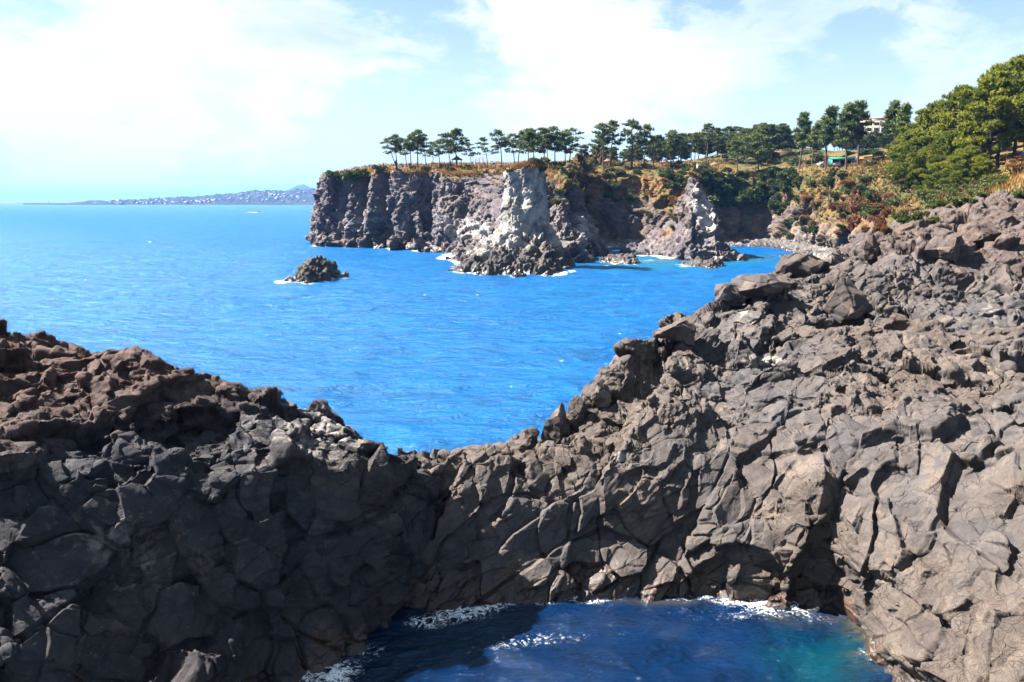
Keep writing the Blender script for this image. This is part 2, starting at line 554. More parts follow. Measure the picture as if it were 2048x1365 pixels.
def water_material(name, deep, shallow, foam_glint=(0.82, 0.85, 0.88), sc=1.0, bumpd=0.12, rough=0.12, spec=0.5, cap=0.3):
    m, nt = new_mat(name)
    pos = nt.n('ShaderNodeNewGeometry').outputs['Position']
    pv = nt.scalevec(pos, (1.0, 1.6, 1.0), rot=(0, 0, R(18)))
    a = nt.noise(pv, 0.55 * sc, 6, 0.60)
    b_ = nt.noise(pv, 2.6 * sc, 5, 0.62)
    big = nt.noise(pos, 0.03, 3, 0.5)
    c = nt.mix(nt.rng(big, 0.35, 0.65), deep, tuple(x * 1.18 for x in deep))
    c = nt.mix(nt.rng(a, 0.38, 0.62), c, tuple(x * 0.72 for x in deep))  # darker ripple shading painted into the water colour
    c = nt.mix(nt.attr('shallow'), c, shallow)
    c = nt.mix(nt.attr('murk'), c, (0.055, 0.05, 0.022))
    fn = nt.noise(pos, 1.5 * sc, 8, 0.72, dist=0.9)
    fr = nt.noise(pos, 0.8 * sc, 7, 0.7, dist=1.5)
    ridge = nt.math('ABSOLUTE', nt.math('SUBTRACT', fr, 0.5))
    fa = nt.attr('foam_glint')
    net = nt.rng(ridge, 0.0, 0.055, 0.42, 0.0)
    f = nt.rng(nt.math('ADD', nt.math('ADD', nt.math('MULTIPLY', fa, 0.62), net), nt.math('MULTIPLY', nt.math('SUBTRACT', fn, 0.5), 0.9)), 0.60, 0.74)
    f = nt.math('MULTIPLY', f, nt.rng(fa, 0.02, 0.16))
    sw = nt.noise(nt.scalevec(pos, (0.7, 1.8, 1.0), rot=(0, 0, R(12))), 0.17 * sc, 5, 0.6)
    c = nt.mix(nt.rng(sw, 0.40, 0.64), c, nt.mix(nt.attr('shallow'), tuple(x * 1.24 for x in deep), shallow))  # lighter streaks painted in for the bright sides of ripples
    h = nt.math('ADD', nt.math('ADD', a, nt.math('MULTIPLY', b_, 0.5)), nt.math('MULTIPLY', sw, 1.6))
    bp = nt.n('ShaderNodeBump', {'Strength': 1.0, 'Distance': bumpd, 'Height': h})
    # a wave-roughened surface never reaches full mirror reflection at grazing angles
    fr_ = nt.n('ShaderNodeFresnel', {'IOR': 1.333, 'Normal': bp.outputs[0]}).outputs[0]
    fac = nt.math('MULTIPLY', nt.math('MINIMUM', nt.math('MULTIPLY', fr_, spec), cap), nt.math('SUBTRACT', 1.0, f))
    df = nt.n('ShaderNodeBsdfDiffuse', {'Color': nt.mix(f, c, foam_glint), 'Normal': bp.outputs[0]})
    gl = nt.n('ShaderNodeBsdfGlossy', {'Color': (0.72, 0.96, 1.0, 1.0), 'Roughness': rough, 'Normal': bp.outputs[0]})
    mx = nt.n('ShaderNodeMixShader', {0: fac, 1: df.outputs[0], 2: gl.outputs[0]})
    finish(nt, mx.outputs[0])
    return m


M['sea'] = water_material('sea_water', (0.0, 0.060, 0.195), (0.001, 0.085, 0.16), sc=1.0, bumpd=0.55, rough=0.16, spec=0.85, cap=0.50)
M['pool'] = water_material('pool_water', (0.0002, 0.0075, 0.030), (0.0008, 0.028, 0.040), sc=3.2, bumpd=0.10, rough=0.05, spec=1.3, cap=0.7)

# ------------------------------------------------------------------ foreground rock
def fg_relief(big=1.5, craggy=None, Mx=None, Mb=None, seed=3):
    """craggy: function(P) -> 0 big worn blocks .. 1 broken, jagged ledges"""
    def big_(P, N):
        k = craggy(P)
        h0, t0, e0 = blocks(P, 3.6, seed, amp=0.085, tilt=0.18, crack=0.05, cw=0.016, dome=0.0, wd=0.02, M=Mx, warp=0.16)
        h1, t1, e1 = blocks(P, big, seed + 1, amp=0.09, tilt=0.30, crack=0.13, cw=0.018, dome=0.02, wd=0.03, M=Mx, warp=0.14)
        g1, u1, _ = blocks(P, big * 1.5, seed + 5, amp=0.15, tilt=0.36, crack=0.10, cw=0.018, dome=0.0, wd=0.03, M=Mb, warp=0.16, smin=.6)
        lo = fbm(P / 5.0, 2, seed + 9) * 0.26
        d = lo + h0 + (1 - k) * h1 + k * g1
        return d.astype(np.float32), (1 - k) * t1 + k * u1

    def mid_(P, N):
        k = craggy(P)
        g2, u2, _ = blocks(P, big * 0.56, seed + 6, amp=0.12, tilt=0.40, crack=0.13, cw=0.025, dome=0.0, wd=0.04, M=Mb, warp=0.14, smin=.6)
        patch = sstep(-.25, .35, fbm(P / 2.2, 2, seed + 15))          # some faces stay whole, others are broken up
        return (g2 * (0.25 + 0.45 * patch + 0.40 * k)).astype(np.float32), u2

    def fine_(P, N):
        k = craggy(P)
        h3, t3, e3 = blocks(P, big * 0.23, seed + 3, amp=0.11, tilt=0.40, crack=0.10, cw=0.04, dome=0.0, wd=0.06, M=Mb, warp=0.16, smin=.6)
        patch = sstep(-.1, .4, fbm(P / 1.3, 2, seed + 16))
        fi = fbm(P / 0.22, 3, seed + 12) * 0.009
        return (h3 * (0.08 + 0.40 * patch + 0.40 * k) + fi * (0.6 + k)).astype(np.float32), t3
    return [big_, mid_, fine_]


def rotM(az, el, sx, sy, sz):
    """sample-space matrix: blocks stretched along a direction"""
    a, e = R(az), R(el)
    d = np.array([math.cos(a) * math.cos(e), math.sin(a) * math.cos(e), math.sin(e)])
    s = np.cross([0, 0, 1], d); s /= np.linalg.norm(s)
    u = np.cross(d, s)
    return np.stack([d / sx, s / sy, u / sz])


def bedM(n, s_in, s_n):
    n = np.array(n, float); n /= np.linalg.norm(n)
    a = np.cross(n, [0, 1, 0]); a /= np.linalg.norm(a)
    c = np.cross(n, a)
    return np.stack([a / s_in, c / s_in, n / s_n])


def band(px, py, pts):
    """0..1: is (px,py) above the polyline pts (smaller py)"""
    xs = [p[0] for p in pts]; ys = [p[1] for p in pts]
    return np.interp(px, xs, ys) - py


# left headland: a dark wall over the pool, lit broken top
WALL = lambda px, e, b, u, s, back: None
left_st = [
    [('w', -21, 11.0, -1.5), ('w', -20, 13.0, -.3), (-300, 1365, 16.0), (-300, 1150, 17.2), (-300, 950, 18.5), (-300, 780, 22), (-300, 625, 27), ('w', -24, 33, 7), ('w', -24, 42, -2)],
    [('w', -15.6, 13.2, -1.5), ('w', -15, 15.0, -.3), (0, 1365, 17.0), (0, 1150, 18.4), (0, 960, 19.8), (0, 800, 23), (0, 692, 27), ('w', -18.5, 33, 6.5), ('w', -19, 41, -2)],
    [('w', -12.3, 15.0, -1.5), ('w', -12, 16.4, -.3), (200, 1365, 18.0), (200, 1150, 19.6), (200, 950, 21), (200, 830, 24), (210, 690, 27.5), ('w', -15, 32.5, 5.5), ('w', -15.5, 40, -2)],
    [('w', -8.6, 16.8, -1.5), ('w', -8.4, 18.0, -.3), (400, 1365, 19.0), (400, 1150, 20.6), (400, 945, 22), (400, 850, 24.5), (400, 762, 28), ('w', -11.6, 32, 4.8), ('w', -12, 39, -2)],
    [('w', -6.6, 18.4, -1.5), ('w', -6.4, 19.4, -.3), (540, 1365, 20.2), (520, 1150, 21.5), (520, 925, 22.8), (520, 868, 25.2), (525, 838, 27.4), ('w', -9.5, 31.5, 4.2), ('w', -9.6, 38, -2)],
    [('w', -5.3, 19.6, -1.5), ('w', -5.2, 20.6, -.3), (640, 1330, 21.2), (610, 1150, 22.2), (605, 905, 23.8), (605, 866, 25.6), (610, 842, 27.4), ('w', -7.6, 31, 3.6), ('w', -7.6, 37, -2)],
    [('w', -4.2, 21.6, -1.5), ('w', -4.0, 22.6, -.2), (730, 1270, 22.9), (722, 1110, 23.5), (722, 930, 24.3), (722, 890, 25.4), (728, 872, 26.5), ('w', -5.4, 29, 3.2), ('w', -5.2, 35, -2)],
    [('w', -3.3, 23.4, -1.5), ('w', -3.2, 24.4, -.2), (805, 1215, 24.6), (800, 1090, 24.9), (800, 970, 25.2), (802, 935, 25.7), (806, 908, 26.2), ('w', -4.0, 28.4, 2.6), ('w', -3.8, 34, -2)],
    [('w', -2.6, 25.0, -1.5), ('w', -2.6, 25.9, -.2), (858, 1180, 26.1), (842, 1090, 26.2), (832, 1000, 26.3), (832, 965, 26.5), (832, 942, 26.8), ('w', -3.2, 28.6, 2.2), ('w', -3.0, 33, -2)],
    [('w', -2.2, 27.0, -1.5), ('w', -2.3, 28.0, -.2), (868, 1150, 28.4), (852, 1080, 28.6), (836, 1010, 28.8), (834, 985, 28.9), (832, 965, 29.0), ('w', -3.0, 30.0, 1.5), ('w', -2.8, 33, -2)],
]


def left_craggy(P):
    px, py = to_px(P)
    return sstep(-60, 120, band(px, py, [(-400, 1000), (0, 1000), (400, 950), (620, 905), (830, 900)]))


def left_attrs(V, N):
    px, py = to_px(V)
    b = band(px, py, [(-400, 960), (0, 930), (250, 860), (450, 830), (640, 800), (900, 760)])
    rust = sstep(-40, 110, b) * 0.8
    n = fbm(V / 1.5, 3, 71)
    wet = 1 - sstep(0.3, 1.25, V[:, 2] + 0.45 * n)
    pale = sstep(0.5, 0.95, N[:, 2]) * 0.25 + 0.5 * np.exp(-(((px - 640) / 160) ** 2 + ((py - 860) / 60) ** 2)) + 0.45 * np.exp(-(((px - 250) / 200) ** 2 + ((py - 1080) / 110) ** 2))
    return {'rust': np.clip(rust + 0.25 * n * sstep(-40, 100, b), 0, 1), 'wet': wet, 'pale': pale}


G = loft(left_st, STEP, vis_rows=range(2, 8))
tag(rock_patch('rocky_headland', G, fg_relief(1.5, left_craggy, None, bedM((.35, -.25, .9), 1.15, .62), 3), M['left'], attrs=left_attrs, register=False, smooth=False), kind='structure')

# centre saddle and right-hand slope
right_st = [
    [('w', -4.2, 25.0, -1.5), ('s', 790, 1196), (790, 1110, 26.8), (790, 1040, 27.4), (790, 985, 27.9), (790, 955, 28.4), (790, 940, 29.0), ('w', -4.0, 32, 1.8), ('w', -4, 36, -2)],
    [('w', -2.7, 25.2, -1.5), ('s', 872, 1192), (875, 1115, 26.6), (875, 1040, 27.0), (875, 980, 27.5), (875, 952, 28.0), (875, 934, 28.8), ('w', -2.4, 32, 2.0), ('w', -2, 36, -2)],
    [('w', -1.3, 25.2, -1.5), ('s', 950, 1190), (950, 1115, 26.6), (950, 1035, 27.0), (950, 970, 27.8), (950, 940, 28.7), (950, 920, 29.8), ('w', -1.0, 33, 2.2), ('w', -.6, 37, -2)],
    [('w', .6, 25.2, -1.5), ('s', 1060, 1190), (1060, 1105, 26.7), (1060, 1015, 27.3), (1060, 955, 28.4), (1062, 925, 29.6), (1065, 905, 31.0), ('w', 1.0, 35, 2.4), ('w', 1.2, 39.5, -2)],
    [('w', 2.0, 25.2, -1.5), ('s', 1150, 1188), (1150, 1100, 26.7), (1150, 1005, 27.5), (1150, 930, 29.0), (1148, 885, 31.0), (1145, 848, 33.5), ('w', 2.7, 37.5, 2.6), ('w', 3.0, 42, -2)],
    [('w', 4.4, 25.2, -1.5), ('s', 1300, 1188), (1300, 1095, 26.8), (1300, 975, 27.9), (1300, 860, 30.5), (1298, 765, 34.5), (1290, 690, 38.5), ('w', 7.2, 44, 4.5), ('w', 8, 51, -2)],
    [('w', 6.4, 25.2, -1.5), ('s', 1420, 1190), (1420, 1095, 26.6), (1420, 965, 27.9), (1420, 835, 31.0), (1420, 715, 37.0), (1425, 618, 43.0), ('w', 11.5, 49, 5.5), ('w', 12.5, 57, -2)],
    [('w', 8.4, 25.0, -1.5), ('s', 1560, 1196), (1550, 1090, 26.1), (1550, 950, 27.5), (1550, 800, 31.0), (1550, 665, 39.0), (1550, 562, 50.0), ('w', 18, 56, 6.5), ('w', 20, 66, -2)],
    [('w', 9.8, 23.4, -1.5), ('s', 1675, 1232), (1690, 1110, 24.3), (1700, 950, 26.0), (1700, 780, 30.5), (1700, 640, 40.0), (1690, 512, 58.0), ('w', 25.5, 66, 8.0), ('w', 29, 82, 3)],
    [('w', 10.2, 21.8, -1.5), ('s', 1745, 1300), (1785, 1180, 22.5), (1830, 1000, 24.0), (1850, 800, 29.0), (1850, 625, 41.0), (1840, 436, 66.0), ('w', 36, 76, 11), ('w', 40, 90, 9)],
    [('w', 10.4, 20.0, -1.5), ('s', 1765, 1372), (1900, 1250, 20.2), (2000, 1050, 21.5), (2048, 820, 27.0), (2048, 625, 41.0), (2048, 402, 68.0), ('w', 46, 78, 13), ('w', 50, 92, 13)],
    [('w', 10.4, 17.8, -1.5), ('w', 10.7, 18.4, -.1), (2010, 1420, 17.0), (2200, 1150, 18.5), (2320, 880, 24.0), (2350, 635, 40.0), (2350, 385, 68.0), ('w', 58, 78, 14.5), ('w', 62, 92, 15)],
    [('w', 10.0, 14.0, -1.5), ('w', 10.4, 14.5, -.1), (2250, 1600, 13.5), (2600, 1250, 15.2), (2700, 900, 21.0), (2750, 640, 38.0), (2750, 370, 68.0), ('w', 75, 78, 16), ('w', 80, 92, 17)],
]


def right_craggy(P):
    px, py = to_px(P)
    k = sstep(-40, 170, band(px, py, [(800, 960), (1080, 960), (1250, 960), (1450, 900), (1700, 870), (1850, 930), (2048, 860), (2400, 780)]))
    return np.clip(k * 0.9 + 0.10, 0, 1)


def right_attrs(V, N):
    px, py = to_px(V)
    b = band(px, py, [(800, 300), (1400, 500), (1700, 560), (1850, 560), (2100, 600)])
    rust = sstep(-60, 120, b) * 0.33
    n = fbm(V / 1.2, 3, 75)
    low = 1 - sstep(0.3, 1.2, V[:, 2] + 0.35 * n)
    pale = 0.22 * sstep(-40, 80, b)
    for (x, y, rx, ry, a) in [(1520, 722, 55, 14, .9), (1990, 622, 50, 22, .5), (1240, 915, 14, 12, 1.2), (1950, 745, 60, 40, .4), (1130, 870, 60, 30, .35), (1600, 590, 60, 20, .4), (1010, 925, 60, 20, .3), (1300, 1010, 60, 60, .2), (1700, 1060, 120, 80, .22)]:
        pale = pale + a * np.exp(-(((px - x) / rx) ** 2 + ((py - y) / ry) ** 2))
    return {'rust': np.clip(rust, 0, 1), 'wet': low, 'pale': pale}


G = loft(right_st, STEP, vis_rows=range(1, 7))
tag(rock_patch('rocky_shore', G, fg_relief(1.45, right_craggy, rotM(52, 22, 1.55, 0.85, 0.85), bedM((-.42, -.25, .87), 1.25, .55), 23), M['shore'], attrs=right_attrs, smooth=False), kind='structure')

# ------------------------------------------------------------------ boulders that stand free on the shore
def boulder(px, py, wpx, hpx, mat, label, seed, name='boulder', squash=0.8, rust=0.0, pale=0.1):
    b = ground_hit(px, py, 6.0)
    if b is None:
        b = ground_hit(px + 14, py + 14, 8.0)
    if b is None:
        b = at(px, py, 50)
    r = np.random.default_rng(seed)
    s = wpx / FPX * b[1] / 2
    hz = hpx / FPX * b[1] / 2
    n1_, n2_ = 90, 150
    ph = np.linspace(0.02, np.pi - .02, n1_)[:, None]; th_ = np.linspace(0, 2 * np.pi, n2_)[None]
    G = np.stack([np.sin(ph) * np.cos(th_), np.sin(ph) * np.sin(th_), np.cos(ph) * np.ones_like(th_)], -1)
    P = G.reshape(-1, 3) * 1.25
    for k in range(16):
        n = r.normal(0, 1, 3); n /= np.linalg.norm(n)
        d = r.uniform(.62, .95)
        P = P - np.maximum(P @ n - d, 0)[:, None] * n
    P = P * [s, s * squash, hz] 
    Nn = P / np.maximum(np.linalg.norm(P, axis=1, keepdims=True), 1e-6)
    W = P + b
    h, t, _ = blocks(W, max(s * .55, .25), seed + 900, amp=.08, tilt=.22, crack=.10, cw=.03, wd=.05, dome=0, warp=.16)
    V = P + Nn * (h + fbm(W / .2, 3, seed) * .008)[:, None]
    V[:, 2] += hz * .28
    o = mesh_from(name, V, grid_faces(n1_, n2_), mat, attrs={'tone': t, 'rust': np.full(len(V), rust), 'pale': np.full(len(V), pale), 'wet': np.zeros(len(V))}, smooth=False)
    o.location = tuple(b)
    tag(o, label, 'boulder')
    return o


for i, (px, py, w_, h_, lab, ru, pa) in enumerate([
    (1112, 868, 62, 100, 'upright grey boulder at the seaward edge of the low saddle', 0, .3), (1146, 838, 44, 70, 'smaller block leaning against the upright boulder at the saddle', 0, .2),
    (1196, 790, 56, 40, 'low grey block on the skyline above the upright saddle boulder', 0, .2), (1362, 672, 84, 56, 'flat dark block on the skyline of the right-hand slope, lowest of the row', 0, 0),
    (1462, 600, 80, 60, 'blunt dark block jutting out over the bay on the slope skyline', 0, 0), (1525, 572, 110, 62, 'wide dark boulder where the slope skyline turns steep', .1, 0),
    (1592, 548, 110, 74, 'big dark boulder against the bay at the top of the slope skyline', .2, 0), (1690, 612, 84, 84, 'angular dark block with a sharp shadowed face in mid slope', 0, 0),
    (1884, 505, 80, 80, 'round dark boulder resting on the reddish upper slope', .2, 0), (1737, 508, 44, 54, 'small pointed reddish boulder left of the round dark one', .6, 0),
    (1655, 520, 70, 34, 'pale low boulder behind the big dark one by the beach', 0, .5), (1500, 640, 70, 44, 'pale-topped block under the skyline of the slope', 0, .5),
    (1960, 480, 70, 60, 'weathered grey boulder near the right edge of the reddish upper slope', .3, .1)]):
    boulder(px, py, w_, h_, M['shore'], lab, 40 + i * 3, rust=ru, pale=pa)

# ------------------------------------------------------------------ the cliffs across the bay
def cliff_relief(L=4.0, stretch=2.2, amp=1.0, seed=31, ledge=0.0):
    Mz = np.diag([1.0, 1.0, 1.0 / stretch])

    def big_(P, N):
        steep = 1 - sstep(0.72, 0.95, N[:, 2])
        h0, t0, _ = blocks(P, L * 1.9, seed, amp=0.20, tilt=0.34, crack=0.16, cw=0.06, dome=0.08, wd=0.06, M=np.diag([1.0, 1.0, 0.62 / stretch]), warp=0.20)
        h1, t1, _ = blocks(P, L * .9, seed + 1, amp=0.18, tilt=0.38, crack=0.14, cw=0.05, dome=0.03, wd=0.06, M=Mz, warp=0.20)
        d = (h0 + h1) * amp * (0.14 + 0.86 * steep) + fbm(P / 7.0, 3, seed + 11) * 0.25
        return d.astype(np.float32), 0.6 * t1 + 0.4 * t0

    def fine_(P, N):
        steep = 1 - sstep(0.80, 0.97, N[:, 2])
        h2, t2, _ = blocks(P, L * 0.40, seed + 2, amp=0.20, tilt=0.46, crack=0.14, cw=0.05, dome=0.03, wd=0.08, M=np.diag([1, 1, .75]), warp=0.22)
        h3, t3, _ = blocks(P, L * 0.17, seed + 3, amp=0.18, tilt=0.42, crack=0.10, cw=0.06, dome=0.02, wd=0.12, warp=0.25)
        d = (h2 * 0.95 + h3 * 0.9 + fbm(P / 1.2, 3, seed + 8) * 0.10) * amp * (0.12 + 0.88 * steep)
        return d.astype(np.float32), 0.5 * t2 + 0.5 * t3
    return [big_, fine_]


head_st = [
    [('w', -74, 330, -3), ('w', -74, 328, 0), ('w', -73, 326, 5), ('w', -71, 324, 12), ('w', -70, 322, 21), ('w', -66, 322, 23.0), ('w', -55, 325, 26.0), ('w', -40, 420, 25), ('w', -40, 520, 20)],
    [('w', -68, 262, -3), ('s', 626, 493), ('d', 632, 462, 2), ('d', 651, 405, 5), ('d', 656, 353, 7), ('d', 676, 346, 14), ('d', 745, 335, 44), ('w', -30, 400, 26), ('w', -30, 520, 20)],
    [('w', -52, 250, -3), ('s', 700, 495), ('d', 700, 464, 3), ('d', 700, 405, 6), ('d', 700, 349, 8), ('d', 713, 342, 16), ('d', 765, 333, 46), ('w', -20, 400, 26), ('w', -20, 520, 20)],
    [('w', -37, 240, -3), ('s', 780, 500), ('d', 780, 467, 3), ('d', 782, 405, 6), ('d', 782, 347, 9), ('d', 787, 339, 20), ('d', 805, 331, 52), ('w', -10, 400, 26.5), ('w', -10, 520, 20)],
    [('w', -27, 226, -3), ('s', 838, 504), ('d', 838, 472, 4), ('d', 838, 412, 8), ('d', 840, 349, 12), ('d', 845, 340, 24), ('d', 850, 330, 58), ('w', -3, 400, 26.5), ('w', -3, 520, 20)],
    [('w', -23, 214, -3), ('s', 866, 507), ('d', 862, 480, 9), ('d', 860, 412, 20), ('d', 866, 349, 24), ('d', 868, 340, 36), ('d', 875, 329, 66), ('w', 0, 400, 26.5), ('w', 0, 520, 20)],
    [('w', -17, 200, -3), ('s', 900, 512), ('d', 893, 482, 5), ('d', 888, 430, 14), ('d', 896, 353, 24), ('d', 902, 343, 34), ('d', 905, 329, 64), ('w', 5, 400, 26.5), ('w', 5, 520, 20)],
    [('w', -9, 168, -3), ('s', 952, 533), ('d', 957, 497, 13), ('d', 962, 430, 34), ('d', 965, 366, 60), ('d', 965, 347, 70), ('d', 968, 329, 100), ('w', 12, 400, 26.5), ('w', 12, 520, 20)],
    [('w', -2, 152, -3), ('s', 1010, 547), ('d', 1010, 505, 14), ('d', 1010, 452, 34), ('d', 1010, 376, 74), ('d', 1010, 347, 86), ('d', 1012, 329, 116), ('w', 20, 400, 26.5), ('w', 20, 520, 20)],
    [('w', 7, 158, -3), ('s', 1090, 541), ('d', 1090, 492, 24), ('d', 1090, 445, 42), ('d', 1088, 386, 62), ('d', 1088, 347, 84), ('d', 1090, 328, 108), ('w', 32, 400, 26.5), ('w', 32, 520, 20)],
    [('w', 17.5, 190, -3), ('s', 1166, 519), ('d', 1160, 478, 4), ('d', 1142, 420, 8), ('d', 1120, 388, 14), ('d', 1132, 352, 54), ('d', 1135, 328, 78), ('w', 44, 400, 26.5), ('w', 44, 520, 20)],
    [('w', 22.5, 208, -3), ('s', 1193, 514), ('d', 1183, 470, 4), ('d', 1158, 425, 8), ('d', 1134, 394, 11), ('d', 1146, 360, 54), ('d', 1152, 328, 72), ('w', 52, 400, 26.5), ('w', 52, 520, 20)],
    [('w', 25, 232, -3), ('w', 24, 233, 0), ('w', 21.5, 234, 6), ('w', 19, 236, 13), ('w', 17, 240, 17), ('w', 19, 262, 22), ('w', 24, 284, 26), ('w', 58, 400, 26.5), ('w', 58, 520, 20)],
    [('w', 24, 285, -3), ('w', 23, 286, 0), ('w', 22, 287, 8), ('w', 21, 288, 16), ('w', 20, 289, 22), ('w', 22, 296, 24.5), ('w', 26, 306, 26.5), ('w', 60, 400, 26.5), ('w', 60, 520, 20)],
]


def gauss(px, py, L):
    s = 0
    for (x, y, rx, ry, a) in L:
        s = s + a * np.exp(-(((px - x) / rx) ** 2 + ((py - y) / ry) ** 2))
    return s


def head_attrs(V, N):
    px, py = to_px(V)
    n = fbm(V / 4, 4, 81)
    top = sstep(17.5, 22.0, V[:, 2] + 2.0 * n)
    flat = sstep(0.45, 0.85, N[:, 2])
    right = sstep(1080, 1130, px) * sstep(395, 372, py)
    veg = np.clip(np.maximum(top * flat * 1.15, right * 0.62), 0, 1)
    veg = veg - gauss(px, py, [(985, 352, 60, 9, .5), (1015, 345, 40, 12, .2)])
    scrub = np.clip(0.2 + 0.5 * n + 0.3 * right, 0, 1) * 0.8
    wet = (1 - sstep(0.3, 2.2, V[:, 2] + 0.8 * n)) * 0.9
    pale = gauss(px, py, [(925, 452, 52, 32, .62), (975, 470, 40, 40, .35), (860, 440, 25, 30, .2), (760, 440, 90, 40, .28), (700, 440, 50, 30, .3), (1175, 450, 25, 50, .5), (1150, 470, 40, 40, .25)])
    rust = gauss(px, py, [(1000, 400, 70, 35, .25), (930, 400, 50, 30, .15)])
    return {'rust': np.clip(rust, 0, 1), 'wet': wet, 'pale': np.clip(pale, 0, 1), 'veg': veg, 'scrub': scrub, 'redvine': 0 * n}


G = loft(head_st, STEP * 1.25, vis_rows=range(1, 7))
tag(rock_patch('sea_cliff_terrain', G, cliff_relief(4.2, 2.6, 1.25, 31), M['cliff'], attrs=head_attrs), kind='structure')

cove_st = [
    [('w', 14, 272, -2), (1110, 482, 276), (1110, 440, 280), (1110, 395, 285), (1110, 350, 290), (1110, 337, 300), (1110, 327, 325), ('w', 20, 440, 27)],
    [('w', 26, 262, -1), (1180, 482, 268), (1185, 440, 273), (1185, 392, 277), (1185, 350, 283), (1185, 336, 292), (1185, 326, 322), ('w', 46, 440, 28)],
    [('w', 38, 262, 0), (1250, 478, 270), (1250, 440, 274), (1255, 396, 280), (1260, 352, 287), (1260, 338, 297), (1260, 326, 325), ('w', 66, 440, 29)],
    [('w', 50, 254, 0), (1330, 476, 262), (1330, 440, 267), (1330, 392, 275), (1330, 352, 284), (1330, 338, 294), (1330, 325, 325), ('w', 84, 440, 32)],
    [('w', 60, 252, 0), (1395, 474, 258), (1395, 432, 263), (1392, 385, 270), (1392, 348, 280), (1395, 336, 294), (1400, 322, 330), ('w', 104, 440, 37)],
    [('w', 70, 258, 0), (1440, 476, 270), (1440, 435, 277), (1440, 388, 283), (1440, 348, 288), (1445, 336, 300), (1450, 318, 335), ('w', 118, 440, 42)],
    [('w', 82, 264, 0), (1520, 474, 276), (1520, 432, 280), (1520, 390, 284), (1520, 350, 289), (1520, 336, 302), (1520, 312, 340), ('w', 140, 440, 44)],
    [('w', 88, 246, 0), (1585, 478, 256), (1588, 438, 262), (1592, 390, 270), (1592, 344, 280), (1592, 331, 292), (1600, 310, 332), ('w', 160, 440, 42)],
    [('w', 84, 206, 0), (1652, 486, 216), (1656, 440, 230), (1660, 392, 244), (1660, 340, 256), (1660, 328, 268), (1660, 306, 315), ('w', 176, 440, 40)],
    [('w', 72, 152, 1), (1738, 482, 160), (1738, 440, 180), (1740, 392, 204), (1740, 344, 228), (1740, 326, 242), (1740, 300, 300), ('w', 196, 440, 39)],
    [('w', 55, 104, 5), (1830, 462, 112), (1830, 420, 140), (1830, 374, 176), (1830, 332, 204), (1830, 315, 222), (1830, 288, 290), ('w', 222, 440, 42)],
    [('w', 48, 80, 9), (1950, 440, 86), (1950, 404, 104), (1950, 366, 134), (1950, 325, 166), (1950, 302, 190), (1950, 276, 270), ('w', 255, 440, 50)],
    [('w', 58, 74, 11), (2090, 425, 78), (2090, 380, 88), (2090, 345, 106), (2090, 312, 132), (2090, 290, 152), (2090, 266, 250), ('w', 300, 440, 62)],
    [('w', 88, 74, 12), (2450, 420, 78), (2450, 370, 88), (2450, 330, 106), (2450, 300, 132), (2450, 275, 152), (2450, 250, 250), ('w', 400, 440, 66)],
]


def cove_attrs(V, N):
    px, py = to_px(V)
    n = fbm(V / 5, 4, 91)
    base = np.interp(px, [1100, 1200, 1290, 1340, 1400, 1450, 1530, 1580, 1650, 1740, 1830, 2100],
                     [385, 395, 400, 420, 450, 400, 395, 400, 440, 440, 440, 440])
    veg = 0.30 + 0.5 * sstep(25, -35, py - base) + 0.3 * sstep(0.5, 0.9, N[:, 2]) + 0.12 * sstep(1800, 1860, px)
    veg = veg - gauss(px, py, [(1225, 430, 70, 45, .35), (1500, 440, 70, 40, .5), (1675, 400, 40, 25, .4), (1760, 385, 60, 25, .3), (1600, 470, 40, 25, .25), (1290, 365, 30, 15, .2)])
    scrub = np.clip(0.28 + 0.6 * n + gauss(px, py, [(1480, 380, 90, 45, .7), (1800, 400, 90, 40, .3), (1900, 380, 120, 40, .4)]), 0, 1)
    red = gauss(px, py, [(1735, 425, 32, 40, .5), (1715, 380, 14, 30, .35), (1760, 415, 25, 22, .3), (1700, 440, 20, 18, .35)])
    pale = gauss(px, py, [(1490, 420, 60, 30, .25), (1600, 475, 50, 20, .6), (1280, 470, 90, 15, .4)])
    rust = gauss(px, py, [(1300, 450, 60, 30, .25), (1720, 400, 60, 40, .3)])
    scrub = np.clip(scrub + 0.75 * sstep(297, 312, V[:, 1]) * sstep(1380, 1500, px), 0, 1)
    return {'rust': rust, 'wet': 0 * n, 'pale': np.clip(pale, 0, 1), 'veg': veg, 'scrub': scrub, 'redvine': red}


G = loft(cove_st, STEP * 2.0, vis_rows=range(1, 7))
tag(rock_patch('cove_terrain', G, cliff_relief(4.0, 1.3, 0.85, 57), M['cove'], attrs=cove_attrs), kind='structure')

# ------------------------------------------------------------------ free-standing rocks
def rings(levels, nseg, nz):
    """closed rock body from superellipse rings: (z, x0, x1, yc, b, exponent)"""
    L = np.array(levels, dtype=float)
    t = np.concatenate([[0], np.cumsum(np.linalg.norm(np.diff(L[:, [0, 1, 2, 4]], axis=0), axis=1))])
    tt = np.linspace(0, t[-1], nz)
    K = hermite(L, t, tt)
    th = np.linspace(0, 2 * np.pi, nseg, endpoint=False) + 0.3
    c, s = np.cos(th), np.sin(th)
    e = 2.0 / K[:, 5:6]
    xc, a = (K[:, 1:2] + K[:, 2:3]) / 2, (K[:, 2:3] - K[:, 1:2]) / 2
    X = xc + a * np.sign(c) * np.abs(c) ** e
    Y = K[:, 3:4] + K[:, 4:5] * np.sign(s) * np.abs(s) ** e
    Z = np.repeat(K[:, 0:1], nseg, 1)
    return np.stack([X, Y, Z], -1)


